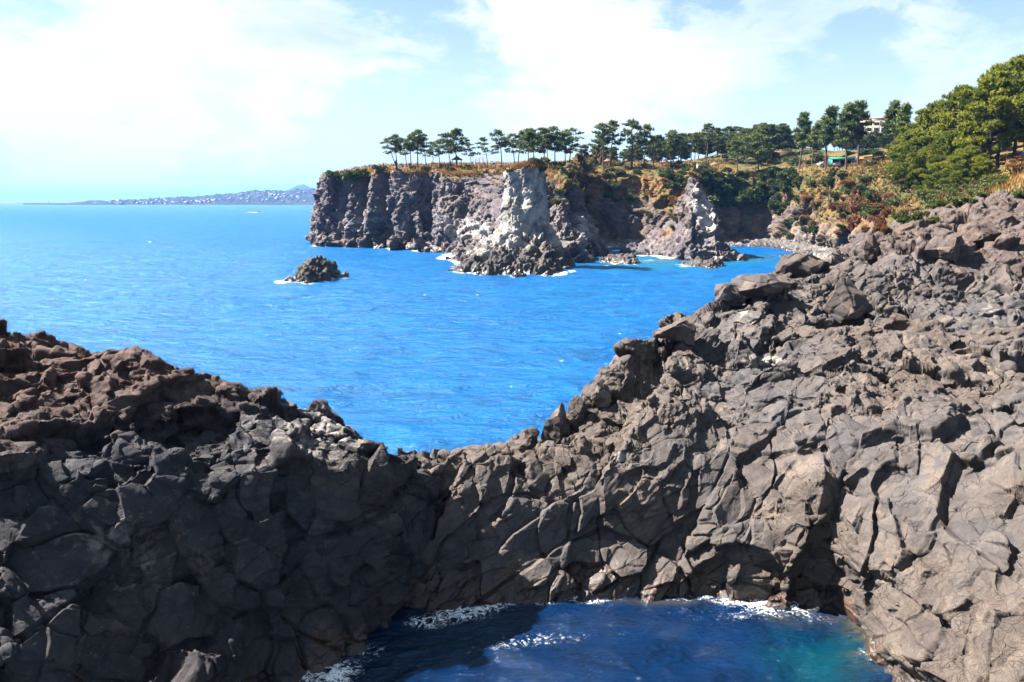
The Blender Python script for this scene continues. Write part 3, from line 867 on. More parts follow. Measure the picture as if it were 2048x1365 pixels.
def ring_rock(name, levels, nseg, nz, relief, mat, attrs, ref, register=True):
    G = rings(levels, nseg, nz)
    Gp = np.concatenate([G[:, -2:], G, G[:, :2]], 1)
    N = grid_normals(Gp)[:, 2:-2]
    out = G - np.array(ref)
    if (N * out).sum(-1).mean() < 0:
        N = -N
    P = G.reshape(-1, 3)
    d, tone = relief(P, N.reshape(-1, 3))
    V = P + N.reshape(-1, 3) * d[:, None]
    top = V.reshape(nz, nseg, 3)[-1].mean(0)
    V = np.vstack([V, top])
    i = np.arange(nz * nseg).reshape(nz, nseg)
    j = np.roll(i, -1, 1)
    F = np.stack([i[:-1].ravel(), j[:-1].ravel(), j[1:].ravel(), i[1:].ravel()], 1)
    T = np.stack([i[-1], j[-1], np.full(nseg, nz * nseg), np.full(nseg, nz * nseg)], 1)
    tone = np.append(tone, tone[-1])
    NN = np.vstack([N.reshape(-1, 3), [[0, 0, 1]]])
    A = {'tone': tone}
    A.update(attrs(V, NN))
    if register:
        TERRAIN.append(V)
    # last ring closes with triangles: build as quads + separate tris through one bmesh-free path
    me = bpy.data.meshes.new(name)
    loc = np.array([ref[0], ref[1], 0.0])
    me.from_pydata((V - loc).tolist(), [], F.tolist() + T[:, :3].tolist())
    for an, av in A.items():
        a = me.attributes.new(an, 'FLOAT', 'POINT')
        a.data.foreach_set('value', np.asarray(av, dtype=np.float32))
    me.polygons.foreach_set('use_smooth', np.ones(len(me.polygons), bool))
    me.materials.append(mat)
    me.update()
    o = bpy.data.objects.new(name, me)
    o.location = loc
    COL.objects.link(o)
    return o


def lv(py, pxl, pxr, Yc, b, ex):
    A, B = at(pxl, py, Yc), at(pxr, py, Yc)
    return (A[2], A[0], B[0], Yc, b, ex)


Ys = 165.0
stack_lv = [(-2.5, at(880, 545, Ys)[0], at(1152, 545, Ys)[0], 164, 17.5, 2.2),
            (0.0, at(900, 545, Ys)[0], at(1150, 545, Ys)[0], 164, 16.0, 2.2),
            lv(522, 918, 1142, 165, 13.0, 2.3), lv(500, 948, 1124, 166, 10.0, 2.4), lv(475, 982, 1110, 167, 7.5, 2.6),
            lv(450, 1000, 1101, 168, 6.0, 3.0), lv(415, 1006, 1097, 168.5, 5.2, 3.4), lv(375, 1007, 1094, 169, 4.8, 3.4),
            lv(348, 1010, 1088, 169, 4.5, 3.2), lv(338, 1020, 1080, 169, 3.8, 2.8), lv(335, 1036, 1066, 169, 2.0, 2.2)]


def stack_relief(P, N):
    Mz = np.diag([1, 1, 1 / 2.0])
    up = sstep(6, 11, P[:, 2])
    h1, t1, _ = blocks(P, 5.0, 41, amp=0.12, tilt=0.30, crack=0.05, cw=0.03, dome=0.10, wd=0.08, M=Mz, warp=0.3)
    h2, t2, _ = blocks(P, 2.2, 42, amp=0.16, tilt=0.42, crack=0.08, cw=0.04, dome=0.12, wd=0.10, warp=0.3)
    h3, t3, _ = blocks(P, 0.9, 43, amp=0.16, tilt=0.40, crack=0.06, cw=0.06, dome=0.08, wd=0.14, warp=0.35)
    d = h1 * (1.1 - 0.45 * up) + h2 * (1.15 - 0.62 * up) + h3 * (1.0 - 0.5 * up) + fbm(P / 0.8, 3, 47) * 0.10
    # hollow in the front face
    px, py = to_px(P)
    d = d - gauss(px, py, [(1040, 405, 13, 26, 1.3), (1056, 440, 14, 16, .8)]) * (N[:, 1] < 0)
    return d.astype(np.float32), 0.5 * t1 + 0.5 * t2


def stack_attrs(V, N):
    px, py = to_px(V)
    n = fbm(V / 3, 4, 49)
    z = V[:, 2]
    dark = 1 - sstep(1.2, 6.5, z + 2.4 * n)
    return {'rust': 0 * n, 'wet': np.clip((1 - sstep(0.2, 1.8, z + n)) + 0.0 * dark, 0, 1), 'pale': np.clip(0.62 - 0.75 * dark + 0.25 * n, 0, 1), 'dark': dark}


def darken_low(mat, col):
    nt = mat.node_tree
    bs = [n for n in nt.nodes if n.type == 'BSDF_PRINCIPLED'][0]
    lk = bs.inputs['Base Color'].links[0]
    src = lk.from_socket
    mx = nt.nodes.new('ShaderNodeMix'); mx.data_type = 'RGBA'; mx.blend_type = 'MULTIPLY'
    a = nt.nodes.new('ShaderNodeAttribute'); a.attribute_name = 'dark'
    nt.links.new(a.outputs['Fac'], mx.inputs[0])
    nt.links.new(src, mx.inputs[6])
    mx.inputs[7].default_value = tuple(col) + (1,)
    nt.links.new(mx.outputs[2], bs.inputs['Base Color'])


darken_low(M['stack'], (0.46, 0.44, 0.45))      # the foot is bare dark basalt, the column above pale with lichen
o = ring_rock('sea_stack', stack_lv, int(1500 / STEP), int(420 / STEP), stack_relief, M['stack'], stack_attrs, (4.0, 167.0, 8.0))
tag(o, 'tall pale square-topped rock column rising from a dark rocky foot in the sea', 'sea stack')


def pile_patch(name, mat, sil, wl, bulge, back, L, amp, seed, attrs=None, step=None):
    """a rock standing in the water: silhouette and waterline pixels per station"""
    st = []
    for (sx, sy), (wx, wy), dY in zip(sil, wl, back):
        w_ = on_z(wx, wy)
        t_ = at(sx, sy, w_[1] + dY)
        m_ = (w_ + t_) / 2
        m_ = at(*[float(q) for q in to_px(m_)], m_[1] - bulge * 0 - dY * 0.18)
        st.append([('w', w_[0], w_[1] - 1.5, -2.0), ('w', *w_), ('w', *m_), ('w', *t_), ('w', t_[0], t_[1] + dY * 0.7, t_[2] * 0.55), ('w', t_[0], t_[1] + dY * 1.6, -2.0)])
    G = loft(st, step or STEP, vis_rows=range(1, 4))
    def rel(P, N):
        h1, t1, _ = blocks(P, L, seed, amp=0.14, tilt=0.40, crack=0.08, cw=0.04, dome=0.16, wd=0.10, warp=0.3)
        h2, t2, _ = blocks(P, L * 0.42, seed + 1, amp=0.16, tilt=0.42, crack=0.08, cw=0.05, dome=0.12, wd=0.12, warp=0.3)
        h3, t3, _ = blocks(P, L * 0.18, seed + 2, amp=0.14, tilt=0.36, crack=0.05, cw=0.06, dome=0.08, wd=0.14, warp=0.3)
        return ((h1 + h2 + h3 * .8) * amp).astype(np.float32), 0.6 * t1 + 0.4 * t2
    def att(V, N):
        n = fbm(V / 2, 3, seed + 5)
        d = {'rust': 0 * n, 'wet': 1 - sstep(0.1, 1.2, V[:, 2] + 0.5 * n), 'pale': np.full(len(V), 0.1), 'veg': 0 * n, 'scrub': 0 * n, 'redvine': 0 * n}
        if attrs: d.update(attrs(V, N))
        return d
    o = rock_patch(name, G, rel, mat, attrs=att, register=True)
    c = G.reshape(-1, 3).mean(0); c[2] = 0
    o.data.transform(Matrix.Translation((-c[0], -c[1], 0)))
    o.location = (c[0], c[1], 0)
    return o


o = pile_patch('sea_rock', M['islet'], [(558, 565), (590, 550), (604, 532), (624, 517), (645, 511), (656, 517), (668, 532), (684, 548), (696, 556)],
               [(558, 566), (586, 567), (604, 568), (624, 567), (645, 565), (660, 563), (672, 560), (686, 558), (698, 557)], 1, [1.5, 3, 5, 6, 6, 5, 4, 3, 1.5], 2.4, 1.0, 61)
tag(o, 'lone dark pointed rock islet in the open water left of the sea stack', 'rock')
o = pile_patch('sea_rock', M['islet'], [(1200, 521), (1216, 515), (1236, 508), (1254, 506), (1270, 513), (1284, 525)],
               [(1200, 522), (1216, 524), (1236, 527), (1254, 528), (1272, 528), (1286, 527)], 1, [1, 4, 6, 6, 4, 1], 1.8, 1.0, 64)
tag(o, 'low grey rock in the bay between the sea stack and the spire ridge', 'rock')
o = pile_patch('sea_rock', M['islet'], [(1362, 528), (1380, 520), (1402, 515), (1420, 518), (1438, 520), (1452, 532)],
               [(1362, 530), (1380, 535), (1402, 539), (1424, 540), (1442, 538), (1454, 534)], 1, [1, 4, 5, 5, 4, 1], 1.8, 1.0, 67)
tag(o, 'low dark rock in the water in front of the foot of the spire ridge', 'rock')
for (x0, x1, y, lab) in [(488, 506, 425, 'thin strip of reef awash far out to sea, left end'), (506, 526, 424.6, 'thin strip of reef awash far out to sea, right end'),
                         (606, 622, 416, 'small dark reef near the far shore beside the cliff edge'), (628, 656, 417.5, 'longest dark reef touching the left edge of the cliff')]:
    xs = np.linspace(x0, x1, 5)
    o = pile_patch('reef', M['islet'], [(x, y - h) for x, h in zip(xs, (0.3, 1.2, 1.7, 1.0, .3))], [(x, y) for x in xs], 0, [4, 8, 10, 8, 4], 5, 0.5, 70, step=0.8)
    tag(o, lab, 'reef')

# spire ridge running down to the cove
spire = [((1236, 503), (1240, 508), 5), ((1285, 486), (1290, 512), 14), ((1325, 456), (1335, 517), 24), ((1352, 436), (1355, 520), 26), ((1366, 402), (1372, 521), 22), ((1377, 362), (1388, 522), 20),
         ((1390, 357), (1398, 522), 20), ((1400, 380), (1410, 522), 20), ((1414, 394), (1422, 522), 18), ((1424, 410), (1434, 523), 17), ((1434, 426), (1445, 523), 15), ((1438, 465), (1453, 523), 13),
         ((1450, 488), (1465, 523), 11), ((1478, 505), (1490, 522), 7), ((1500, 517), (1508, 520), 3)]


def spire_attrs(V, N):
    px, py = to_px(V)
    n = fbm(V / 3, 4, 79)
    pale = gauss(px, py, [(1405, 415, 26, 40, .95), (1420, 450, 20, 18, .5), (1310, 500, 50, 20, .3)]) + 0.1 * n
    veg = gauss(px, py, [(1345, 455, 20, 18, .5), (1320, 470, 24, 14, .45)])
    return {'pale': np.clip(pale, 0, 1), 'veg': veg, 'rust': gauss(px, py, [(1368, 420, 12, 40, .4), (1335, 480, 30, 20, .25)])}


o = pile_patch('rock_spire', M['cliff'], [s[0] for s in spire], [s[1] for s in spire], 1, [s[2] for s in spire], 3.4, 1.0, 74, attrs=spire_attrs)
tag(o, 'jagged pale-topped rock spire ridge running down into the cove', 'rock spire')
SPIRE_V = TERRAIN.pop()               # only the shrubs of its own flank stand on it

# pebble beach round the cove
beach_st = [[('s', x, 519 if 1290 < x < 1500 else 515), (x, 505, 236), (x, 492, 250), (x, 478, 268)] for x in (1120, 1200, 1290, 1340, 1420, 1500)] + \
           [[('s', 1560, 514), (1570, 500, 232), (1575, 488, 246), (1580, 472, 272)], [('s', 1620, 512), (1630, 500, 215), (1640, 488, 225), (1640, 472, 255)], [('s', 1700, 512), (1710, 500, 205), (1720, 488, 215), (1720, 472, 240)]]
G = loft(beach_st, STEP * 1.3)


def beach_relief(P, N):
    h1, t1, _ = blocks(P, 1.6, 201, amp=0.22, tilt=0.2, crack=0.1, cw=0.1, dome=0.35, wd=0.2, warp=0.1)
    h2, t2, _ = blocks(P, 0.8, 202, amp=0.25, tilt=0.2, crack=0.1, cw=0.1, dome=0.35, wd=0.2, warp=0.1)
    return h1 * 0.8 + h2 * 0.8, t1 * 0.3 + t2 * 0.7


def beach_attrs(V, N):
    n = fbm(V / 4, 3, 205)
    return {'rust': 0 * n, 'wet': 1 - sstep(0.1, 0.6, V[:, 2] + 0.2 * n), 'pale': np.clip(0.30 + 0.5 * n, 0, 1)}


M['beach'] = rock_material('beach_stone', grey=(0.062, 0.060, 0.060), brown=(0.082, 0.068, 0.058), pale=(0.16, 0.15, 0.145), scale=0.5, bump=0.05, pale_amt=0.4)
tag(rock_patch('pebble_beach', G, beach_relief, M['beach'], attrs=beach_attrs), 'grey and white pebbles and stones of the cove beach', kind='stuff')

# ------------------------------------------------------------------ sea and pool
shore = []
for o in list(COL.objects):
    if o.type == 'MESH':
        n = len(o.data.vertices)
        co = np.empty(n * 3, np.float32)
        o.data.vertices.foreach_get('co', co)
        co = co.reshape(-1, 3) + np.array(o.location, dtype=np.float32)
        shore.append(co[np.abs(co[:, 2]) < 0.25])
shore = np.vstack(shore)
from mathutils.kdtree import KDTree
sk = shore[np.random.default_rng(1).choice(len(shore), min(len(shore), 30000), replace=False)]
kd = KDTree(len(sk))
for i, p in enumerate(sk):
    kd.insert((p[0], p[1], 0), i)
kd.balance()


def shore_dist(V, sel):
    d = np.full(len(V), 99.0, np.float32)
    for i in np.nonzero(sel)[0]:
        d[i] = kd.find((V[i, 0], V[i, 1], 0))[2]
    return d


def waves(x, y, s, amp, fade):
    c, sn = math.cos(R(20)), math.sin(R(20))
    Q = np.stack([(x * c + y * sn) * 0.55, (-x * sn + y * c), 0 * x], 1) / s
    z = fbm(Q, 4, 301, gain=0.5) * 0.6 + fbm(Q * 0.35 + 7, 2, 305) * 0.9
    z = z + 0.4 * (1 - np.abs(vnoise(Q * 1.7 + 3, 308)) * 2)
    return z * amp * fade


RIPPLE = STEP / 1.5
th = np.linspace(R(-46), R(46), int(760 / RIPPLE))
rr = np.concatenate([np.exp(np.linspace(math.log(31.5), math.log(330), int(900 / RIPPLE)))[:-1], np.exp(np.linspace(math.log(330), math.log(28000), int(150 / RIPPLE)))])
T, RR = np.meshgrid(th, rr)
X, Y = (RR * np.sin(T)).ravel(), (RR * np.cos(T)).ravel()
fade = np.clip(1.4 - RR.ravel() / 420, 0.0, 1)
Z = waves(X, Y, 2.6, 0.24, fade) + fbm(np.stack([X * .06, Y * .17, 0 * X], 1), 2, 340) * 0.22 * fade
V = np.stack([X, Y, Z], 1)
px, py = to_px(V)
sd = shore_dist(V, (V[:, 1] < 290) & (px > 480) & (px < 1720) & (RR.ravel() < 330))
nf = fbm(V / 9.0, 3, 311)
reach = 0.6 + V[:, 1] * 0.0030
foam_glint = np.exp(-(sd / reach) ** 2) * np.clip(0.30 + 1.3 * nf, 0.0, 1) * 0.9
foam_glint += np.exp(-(sd / (reach * 2.5)) ** 2) * 0.25 * np.clip(nf + .3, 0, 1)
foam_glint *= 1 - 0.8 * sstep(1300, 1500, px)
foam_glint += gauss(px, py, [(900, 512, 22, 5, .9), (930, 522, 26, 5, .6), (560, 566, 14, 3, .8), (690, 556, 14, 3, .6), (1250, 527, 24, 2.5, .4), (1370, 533, 16, 2.5, .7), (1300, 521, 25, 3, .5),
                       (1122, 722, 8, 2.0, .62), (1240, 668, 8, 1.6, .5), (1022, 775, 8, 4, .45), (1060, 885, 26, 12, .45), (820, 915, 22, 16, .5), (822, 890, 8, 14, .35), (850, 590, 5, 1.5, .8), (955, 590, 4, 1.2, .7), (300, 484, 6, 1, .9), (50, 512, 5, 1, .7), (170, 560, 5, 1.2, .7), (505, 425, 20, 1.2, .7), (700, 700, 5, 1.5, .6), (1215, 532, 14, 2, .6)])
# scattered wind crests
wc = vnoise(np.stack([X * 0.30, Y * 0.75, 0 * X], 1), 321)
foam_glint += (wc > 0.95) * 0.36 * (Y < 400) * (Y > 70)
shal = gauss(px, py, [(1330, 528, 120, 14, .8), (1500, 520, 60, 10, .8), (1230, 522, 60, 8, .6)])
murk = gauss(px, py, [(1330, 521, 60, 6, .5), (1510, 517, 40, 6, .4)])
o = mesh_from('sea', V, grid_faces(len(rr), len(th)), M['sea'], attrs={'foam_glint': foam_glint, 'shallow': shal, 'murk': murk}, smooth=True)
tag(o, kind='structure')

xs = np.arange(-9.5, 12.5, 0.042 * RIPPLE)
ys = np.arange(12.0, 29.0, 0.042 * RIPPLE)
XX, YY = np.meshgrid(xs, ys)
X, Y = XX.ravel(), YY.ravel()
Z = waves(X * 2.2, Y * 2.2, 1.9, 0.085, 1.0) + waves(X * 6 + 3, Y * 6, 1.9, 0.042, 1.0)
V = np.stack([X, Y, Z], 1)
px, py = to_px(V)
sd = shore_dist(V, np.ones(len(V), bool))
nf = fbm(V / 1.6, 3, 331)
foam_glint = np.exp(-(sd / 0.45) ** 2) * np.clip(0.0 + 0.8 * nf, 0, 1) * 0.6
foam_glint += gauss(px, py, [(975, 1205, 55, 18, .85), (915, 1228, 65, 20, .85), (850, 1248, 40, 14, .65), (1170, 1196, 45, 8, .7), (1080, 1206, 40, 8, .55), (1530, 1205, 70, 8, .68), (1580, 1216, 60, 10, .36), (745, 1300, 40, 20, .5), (690, 1338, 40, 22, .85), (660, 1360, 40, 18, .7), (1640, 1240, 60, 16, .3), (1480, 1232, 60, 14, .28), (1370, 1225, 40, 12, .2)])
# sun glitter painted as pale flecks in the middle of the pool
foam_glint += gauss(px + (py - 1280) * 2.2, py, [(1080, 1280, 120, 22, .40), (1010, 1300, 70, 12, .2)]) + gauss(px, py, [(1400, 1260, 160, 50, .16)])
shal = gauss(px, py, [(1650, 1340, 95, 45, .8), (1580, 1305, 80, 22, .35), (1690, 1285, 45, 30, .5), (1570, 1265, 50, 14, .25)])
murk = np.exp(-(sd / 0.5) ** 2) * 0.5 * sstep(1250, 1500, px) + gauss(px, py, [(1725, 1305, 25, 40, .4), (1640, 1245, 60, 12, .35), (1350, 1203, 300, 8, .3)])
o = mesh_from('pool_water', V, grid_faces(len(ys), len(xs)), M['pool'], attrs={'foam_glint': foam_glint, 'shallow': np.clip(shal, 0, 1), 'murk': np.clip(murk, 0, 1)}, smooth=True)
tag(o, kind='structure')

# ------------------------------------------------------------------ vegetation materials
def leaf_material(name, dark, light, rough=0.6, trans=0.25):
    m, nt = new_mat(name)
    t = nt.attr('tone')
    rnd = nt.n('ShaderNodeObjectInfo').outputs['Random']
    f = nt.math('ADD', t, nt.math('MULTIPLY', nt.math('SUBTRACT', rnd, 0.5), 0.35), clamp=True)
    c = nt.mix(f, dark, light)
    d = nt.n('ShaderNodeBsdfPrincipled', {'Base Color': c, 'Roughness': rough, 'Specular IOR Level': 0.25})
    tr = nt.n('ShaderNodeBsdfTranslucent', {'Color': c})
    mx = nt.n('ShaderNodeMixShader', {0: trans, 1: d.outputs[0], 2: tr.outputs[0]})
    finish(nt, mx.outputs[0])
    return m


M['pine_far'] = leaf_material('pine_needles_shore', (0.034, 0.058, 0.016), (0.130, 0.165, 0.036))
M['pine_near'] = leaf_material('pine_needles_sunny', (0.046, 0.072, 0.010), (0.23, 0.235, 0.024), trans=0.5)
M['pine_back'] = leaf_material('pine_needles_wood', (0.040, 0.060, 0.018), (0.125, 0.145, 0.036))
M['bush_green'] = leaf_material('shrub_green', (0.020, 0.040, 0.012), (0.080, 0.110, 0.026))
M['bush_olive'] = leaf_material('shrub_olive', (0.045, 0.058, 0.014), (0.125, 0.130, 0.032))
M['bush_dry'] = leaf_material('shrub_dry', (0.12, 0.065, 0.025), (0.27, 0.155, 0.06))
M['bush_red'] = leaf_material('vine_red', (0.075, 0.034, 0.015), (0.18, 0.078, 0.030))
M['grass'] = leaf_material('dry_grass', (0.13, 0.062, 0.018), (0.27, 0.145, 0.050), trans=0.3)
M['bark'] = simple_mat('pine_bark', (0.060, 0.044, 0.036), 0.9, 0.4, 1.5)


def tube(path, rad, k=6):
    path = np.asarray(path, float)
    n = len(path)
    tan = np.gradient(path, axis=0)
    tan /= np.maximum(np.linalg.norm(tan, axis=1, keepdims=True), 1e-9)
    a = np.where(np.abs(tan[:, 2:3]) > .8, [[1., 0, 0]], [[0., 0, 1]])
    s = np.cross(tan, a); s /= np.maximum(np.linalg.norm(s, axis=1, keepdims=True), 1e-9)
    u = np.cross(s, tan)
    an = np.linspace(0, 2 * np.pi, k, endpoint=False)
    V = path[:, None] + np.asarray(rad)[:, None, None] * (np.cos(an)[None, :, None] * s[:, None] + np.sin(an)[None, :, None] * u[:, None])
    i = np.arange(n * k).reshape(n, k); j = np.roll(i, -1, 1)
    F = np.stack([i[:-1].ravel(), j[:-1].ravel(), j[1:].ravel(), i[1:].ravel()], 1)
    return V.reshape(-1, 3), F


def join(parts):
    Vs, Fs, o = [], [], 0
    for v, f in parts:
        Vs.append(v); Fs.append(f + o); o += len(v)
    return np.vstack(Vs), np.vstack(Fs)


def tufts(rng, C, dirs, ln, wd, K=5, up=0.5, spread=0.8):
    """K pointed leaf blades from every centre"""
    n = len(C)
    c = np.repeat(C, K, 0)
    d = np.repeat(dirs, K, 0) * 0.6 + rng.normal(0, spread, (n * K, 3)) + [0, 0, up]
    d /= np.maximum(np.linalg.norm(d, axis=1, keepdims=True), 1e-9)
    s = np.cross(d, rng.normal(0, 1, (n * K, 3))); s /= np.maximum(np.linalg.norm(s, axis=1, keepdims=True), 1e-9)
    L = ln * rng.uniform(0.6, 1.3, (n * K, 1)); W = wd * rng.uniform(0.7, 1.3, (n * K, 1))
    V = np.stack([c - d * L * .2 - s * W, c - d * L * .2 + s * W, c + d * L], 1).reshape(-1, 3)
    return V, np.arange(n * K * 3).reshape(-1, 3)


def pine_meshes(name, seed, H=10.0, kind='tall', ntuft=60, ln=0.5, wd=0.16, K=4, leaf='pine_far'):
    """trunk with limbs, and a crown of layered needle pads"""
    rng = np.random.default_rng(seed)
    bend = rng.normal(0, 0.035 * H, 2)
    t = np.linspace(0, 1, 12)
    wob = np.cumsum(rng.normal(0, .012 * H, (12, 2)), 0)
    P = np.stack([bend[0] * t ** 2 + wob[:, 0] * t, bend[1] * t ** 2 + wob[:, 1] * t, t * H * 0.96], 1)
    r0 = 0.019 * H
    parts = [tube(np.vstack([P[0] - [0, 0, .5], P]), np.concatenate([[r0 * 1.25], r0 * (1.0 - 0.82 * t)]), 7)]
    if kind == 'tall': c0, npad, R0 = 0.50, 13, 0.24
    elif kind == 'flat': c0, npad, R0 = 0.40, 13, 0.40
    elif kind == 'round': c0, npad, R0 = 0.36, 20, 0.33
    elif kind == 'broad': c0, npad, R0 = 0.22, 54, 0.37
    elif kind == 'slim': c0, npad, R0 = 0.42, 18, 0.125
    elif kind == 'scrub': c0, npad, R0 = 0.10, 34, 0.50
    else: c0, npad, R0 = 0.5, 16, 0.3
    pads = []
    wind = rng.uniform(-.35, .35)
    for i in range(npad):
        u = c0 + (1 - c0) * ((i + rng.uniform(0, .8)) / npad)
        k = min(int(u * 11), 10)
        base = P[k] + (P[k + 1] - P[k]) * (u * 11 - k)
        a = i * 2.4 + rng.uniform(-.6, .6)
        f = (u - c0) / (1 - c0)
        prof = math.sin(math.pi * (0.20 + 0.74 * f)) if kind in ('tall', 'round', 'broad', 'scrub', 'slim') else (1.05 - 0.55 * f)
        rr = R0 * H * prof * rng.uniform(0.45, 1.25)
        d = np.array([math.cos(a) + wind, math.sin(a), 0])
        rise = rng.uniform(0.02, 0.32) * rr
        end = base + d * rr + [0, 0, rise]
        mid = base + d * rr * .5 + [0, 0, rise * .2 - .02 * H * 0.3]
        parts.append(tube([base, mid, end], [r0 * .34, r0 * .24, r0 * .10], 4))
        pads.append((end, rr))
        pads.append((base + d * rr * rng.uniform(.5, .7) + [0, 0, rise * .6], rr * .8))
    pads.append((P[-1], R0 * H * .4))
    Cs, Ds, Ts = [], [], []
    for c, rr in pads:
        n = max(6, int(ntuft * rng.uniform(.6, 1.2)))
        sx = {'tall': .062, 'slim': .050, 'flat': .066, 'round': .072, 'broad': .056}.get(kind, .085) * H * rng.uniform(.7, 1.35)
        q = rng.normal(0, 1, (n, 3)); q /= np.linalg.norm(q, axis=1, keepdims=True)
        q *= rng.uniform(0.25, 1, (n, 1)) ** 0.5
        Cs.append(c + q * ([sx * 1.35, sx * 1.35, sx * .30] if kind not in ('broad', 'scrub') else [sx * 1.15, sx * 1.15, sx * .55]) + [0, 0, sx * .15])
        Ds.append(q)
        Ts.append(np.clip(0.45 + rng.normal(0, .20) + 0.18 * q[:, 2] * 0 + rng.normal(0, .16, n), 0, 1))
    C, D, Tn = np.vstack(Cs), np.vstack(Ds), np.concatenate(Ts)
    V, F = tufts(rng, C, D, ln, wd, K, up=0.95 if kind in ('broad', 'scrub') else 0.5)
    tv, tf = join(parts)
    tr = mesh_from('trunk', tv, tf, M['bark'], smooth=True, link=False)
    cr = mesh_from('crown', V, F, M[leaf], attrs={'tone': np.repeat(Tn, K * 3)}, link=False)
    return tr, cr, H


def proto(name, meshes):
    e = bpy.data.objects.new(name, None)
    return (name, meshes)


def place_tree(pr, loc, height, lean=0.0, rz=0.0, label=None, group=None, cat='tree'):
    name, (tr, cr, H) = pr
    e = empty(name, loc, rz, height / H)
    e.rotation_mode = 'XYZ'
    q = Matrix.Rotation(lean, 3, 'Y') @ Matrix.Rotation(rz, 3, 'Z')
    e.rotation_euler = q.to_euler()
    for s in (tr, cr):
        c = s.copy(); COL.objects.link(c); c.parent = e
    tag(e, label, cat, group)
    return e


far = {k: [proto('pine_tree', pine_meshes(k, 100 + i * 7 + len(k), 10, k, nt_, .62, .13, 4)) for i in range(3)] for k, nt_ in (('tall', 17), ('flat', 15), ('round', 21), ('slim', 24))}
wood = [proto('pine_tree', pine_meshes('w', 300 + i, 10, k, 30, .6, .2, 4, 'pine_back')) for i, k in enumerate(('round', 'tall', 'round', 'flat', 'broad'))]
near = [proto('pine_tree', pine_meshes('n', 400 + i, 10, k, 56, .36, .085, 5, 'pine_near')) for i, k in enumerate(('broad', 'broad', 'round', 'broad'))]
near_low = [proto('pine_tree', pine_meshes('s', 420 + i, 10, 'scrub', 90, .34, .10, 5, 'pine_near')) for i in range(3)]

VALL = np.vstack([v for v in TERRAIN[1:]])
kdx = KDTree(len(VALL[::4]))
for i, p in enumerate(VALL[::4]):
    kdx.insert((p[0], p[1], 0), i)
kdx.balance()


def ground_z(x, y):
    c, i, d = kdx.find((x, y, 0))
    return VALL[::4][i][2]


def base_at(px, py, dn=16):
    for k in range(dn):
        h = ground_hit(px, py + k)
        if h is not None:
            return h
    return at(px, py, 300)


RNG = random.Random(5)
RIM = 'pines along the cliff rim'
# base px, base py, top px, top py, kind, label
rim_trees = [
    (794, 333, 776, 277, 'flat', 'leftmost pine on the cliff rim, thin and leaning out to sea'),
    (797, 332, 793, 269, 'tall', 'thin upright pine just right of the outermost leaning one'),
    (816, 331, 812, 276, 'flat', 'sparse low pine left of the tall cluster on the cliff rim'),
    (824, 331, 820, 268, 'tall', 'slim pine second from left in the tall cluster on the rim'),
    (835, 331, 836, 259, 'tall', 'tallest pine of the left cluster on the cliff rim'),
    (850, 331, 845, 274, 'flat', 'crooked pine with side branches right of the left cluster'),
    (863, 331, 860, 283, 'flat', 'low flat-topped pine with a straight bare trunk'),
    (881, 331, 876, 279, 'flat', 'open forked pine between flat-topped pine and black pavilion'),
    (901, 331, 893, 266, 'flat', 'leaning pine just left of the black pavilion'),
    (914, 330, 914, 259, 'round', 'broad windswept pine right behind the black pavilion'),
    (946, 330, 943, 284, 'flat', 'short ragged pine right of the black pavilion'),
    (979, 331, 970, 274, 'flat', 'pine with a bent trunk over the group of walkers'),
    (1000, 330, 999, 260, 'tall', 'straight single pine with a conical crown beside the bent one'),
    (1032, 330, 1022, 268, 'flat', 'pine leaning left with a long low branch'),
    (1038, 328, 1044, 262, 'tall', 'open-crowned pine standing between a leaning pine and the dense grove'),
    (1060, 326, 1064, 264, 'round', 'leftmost pine of the dense grove behind the sea stack'),
    (1072, 326, 1070, 258, 'round', 'round-crowned pine directly above the sea stack top'),
    (1087, 326, 1087, 258, 'round', 'dense dark pine in the middle of the grove above the stack'),
    (1099, 326, 1098, 268, 'flat', 'lower pine filling the middle of the dense grove'),
    (1111, 326, 1111, 254, 'round', 'highest pine of the dense grove right of the stack'),
    (1128, 326, 1126, 264, 'round', 'second last pine of the dense grove right of the stack'),
    (1142, 326, 1149, 258, 'flat', 'rightmost pine of the dense grove, reaching right'),
    (1210, 331, 1209, 247, 'tall', 'left one of two tall bare-trunked pines'),
    (1222, 330, 1231, 243, 'tall', 'right one of two tall bare-trunked pines, leaning right'),
    (1265, 333, 1270, 243, 'tall', 'tall thin pine at the dark-roofed pavilion'),
    (1283, 326, 1295, 250, 'tall', 'pine with a curved trunk right of the dark-roofed pavilion'),
    (1310, 331, 1311, 272, 'flat', 'short pine between curved-trunk pine and pink-roofed pavilion'),
    (1345, 330, 1338, 262, 'round', 'large round pine in front of the pink-roofed pavilion'),
    (1355, 329, 1362, 272, 'round', 'twin-stemmed dense pine right beside the pink-roofed pavilion'),
    (1414, 320, 1416, 248, 'tall', 'tall straight pine sticking up from the wood behind'),
    (1471, 338, 1466, 276, 'round', 'broad pine standing on the rim of the cove'),
    (1516, 345, 1508, 266, 'round', 'broad pine with a pale trunk above the cove scrub'),
    (1595, 335, 1599, 230, 'slim', 'big dense pine at the left end of the car park row'),
    (1620, 330, 1620, 244, 'slim', 'thinner pine between the two big ones left of the car'),
    (1649, 334, 1642, 218, 'slim', 'big pine just right of the parked white car'),
    (1693, 335, 1686, 212, 'slim', 'big ragged pine in front of the green awning'),
    (1712, 328, 1708, 206, 'slim', 'tall slim pine left of the hotel front'),
    (1753, 318, 1751, 262, 'flat', 'small pine below the middle of the hotel'),
    (1781, 318, 1774, 206, 'slim', 'tall pine with a spreading top before the hotel'),
    (1793, 318, 1788, 212, 'slim', 'slim pine close behind the one with a spreading top'),
]
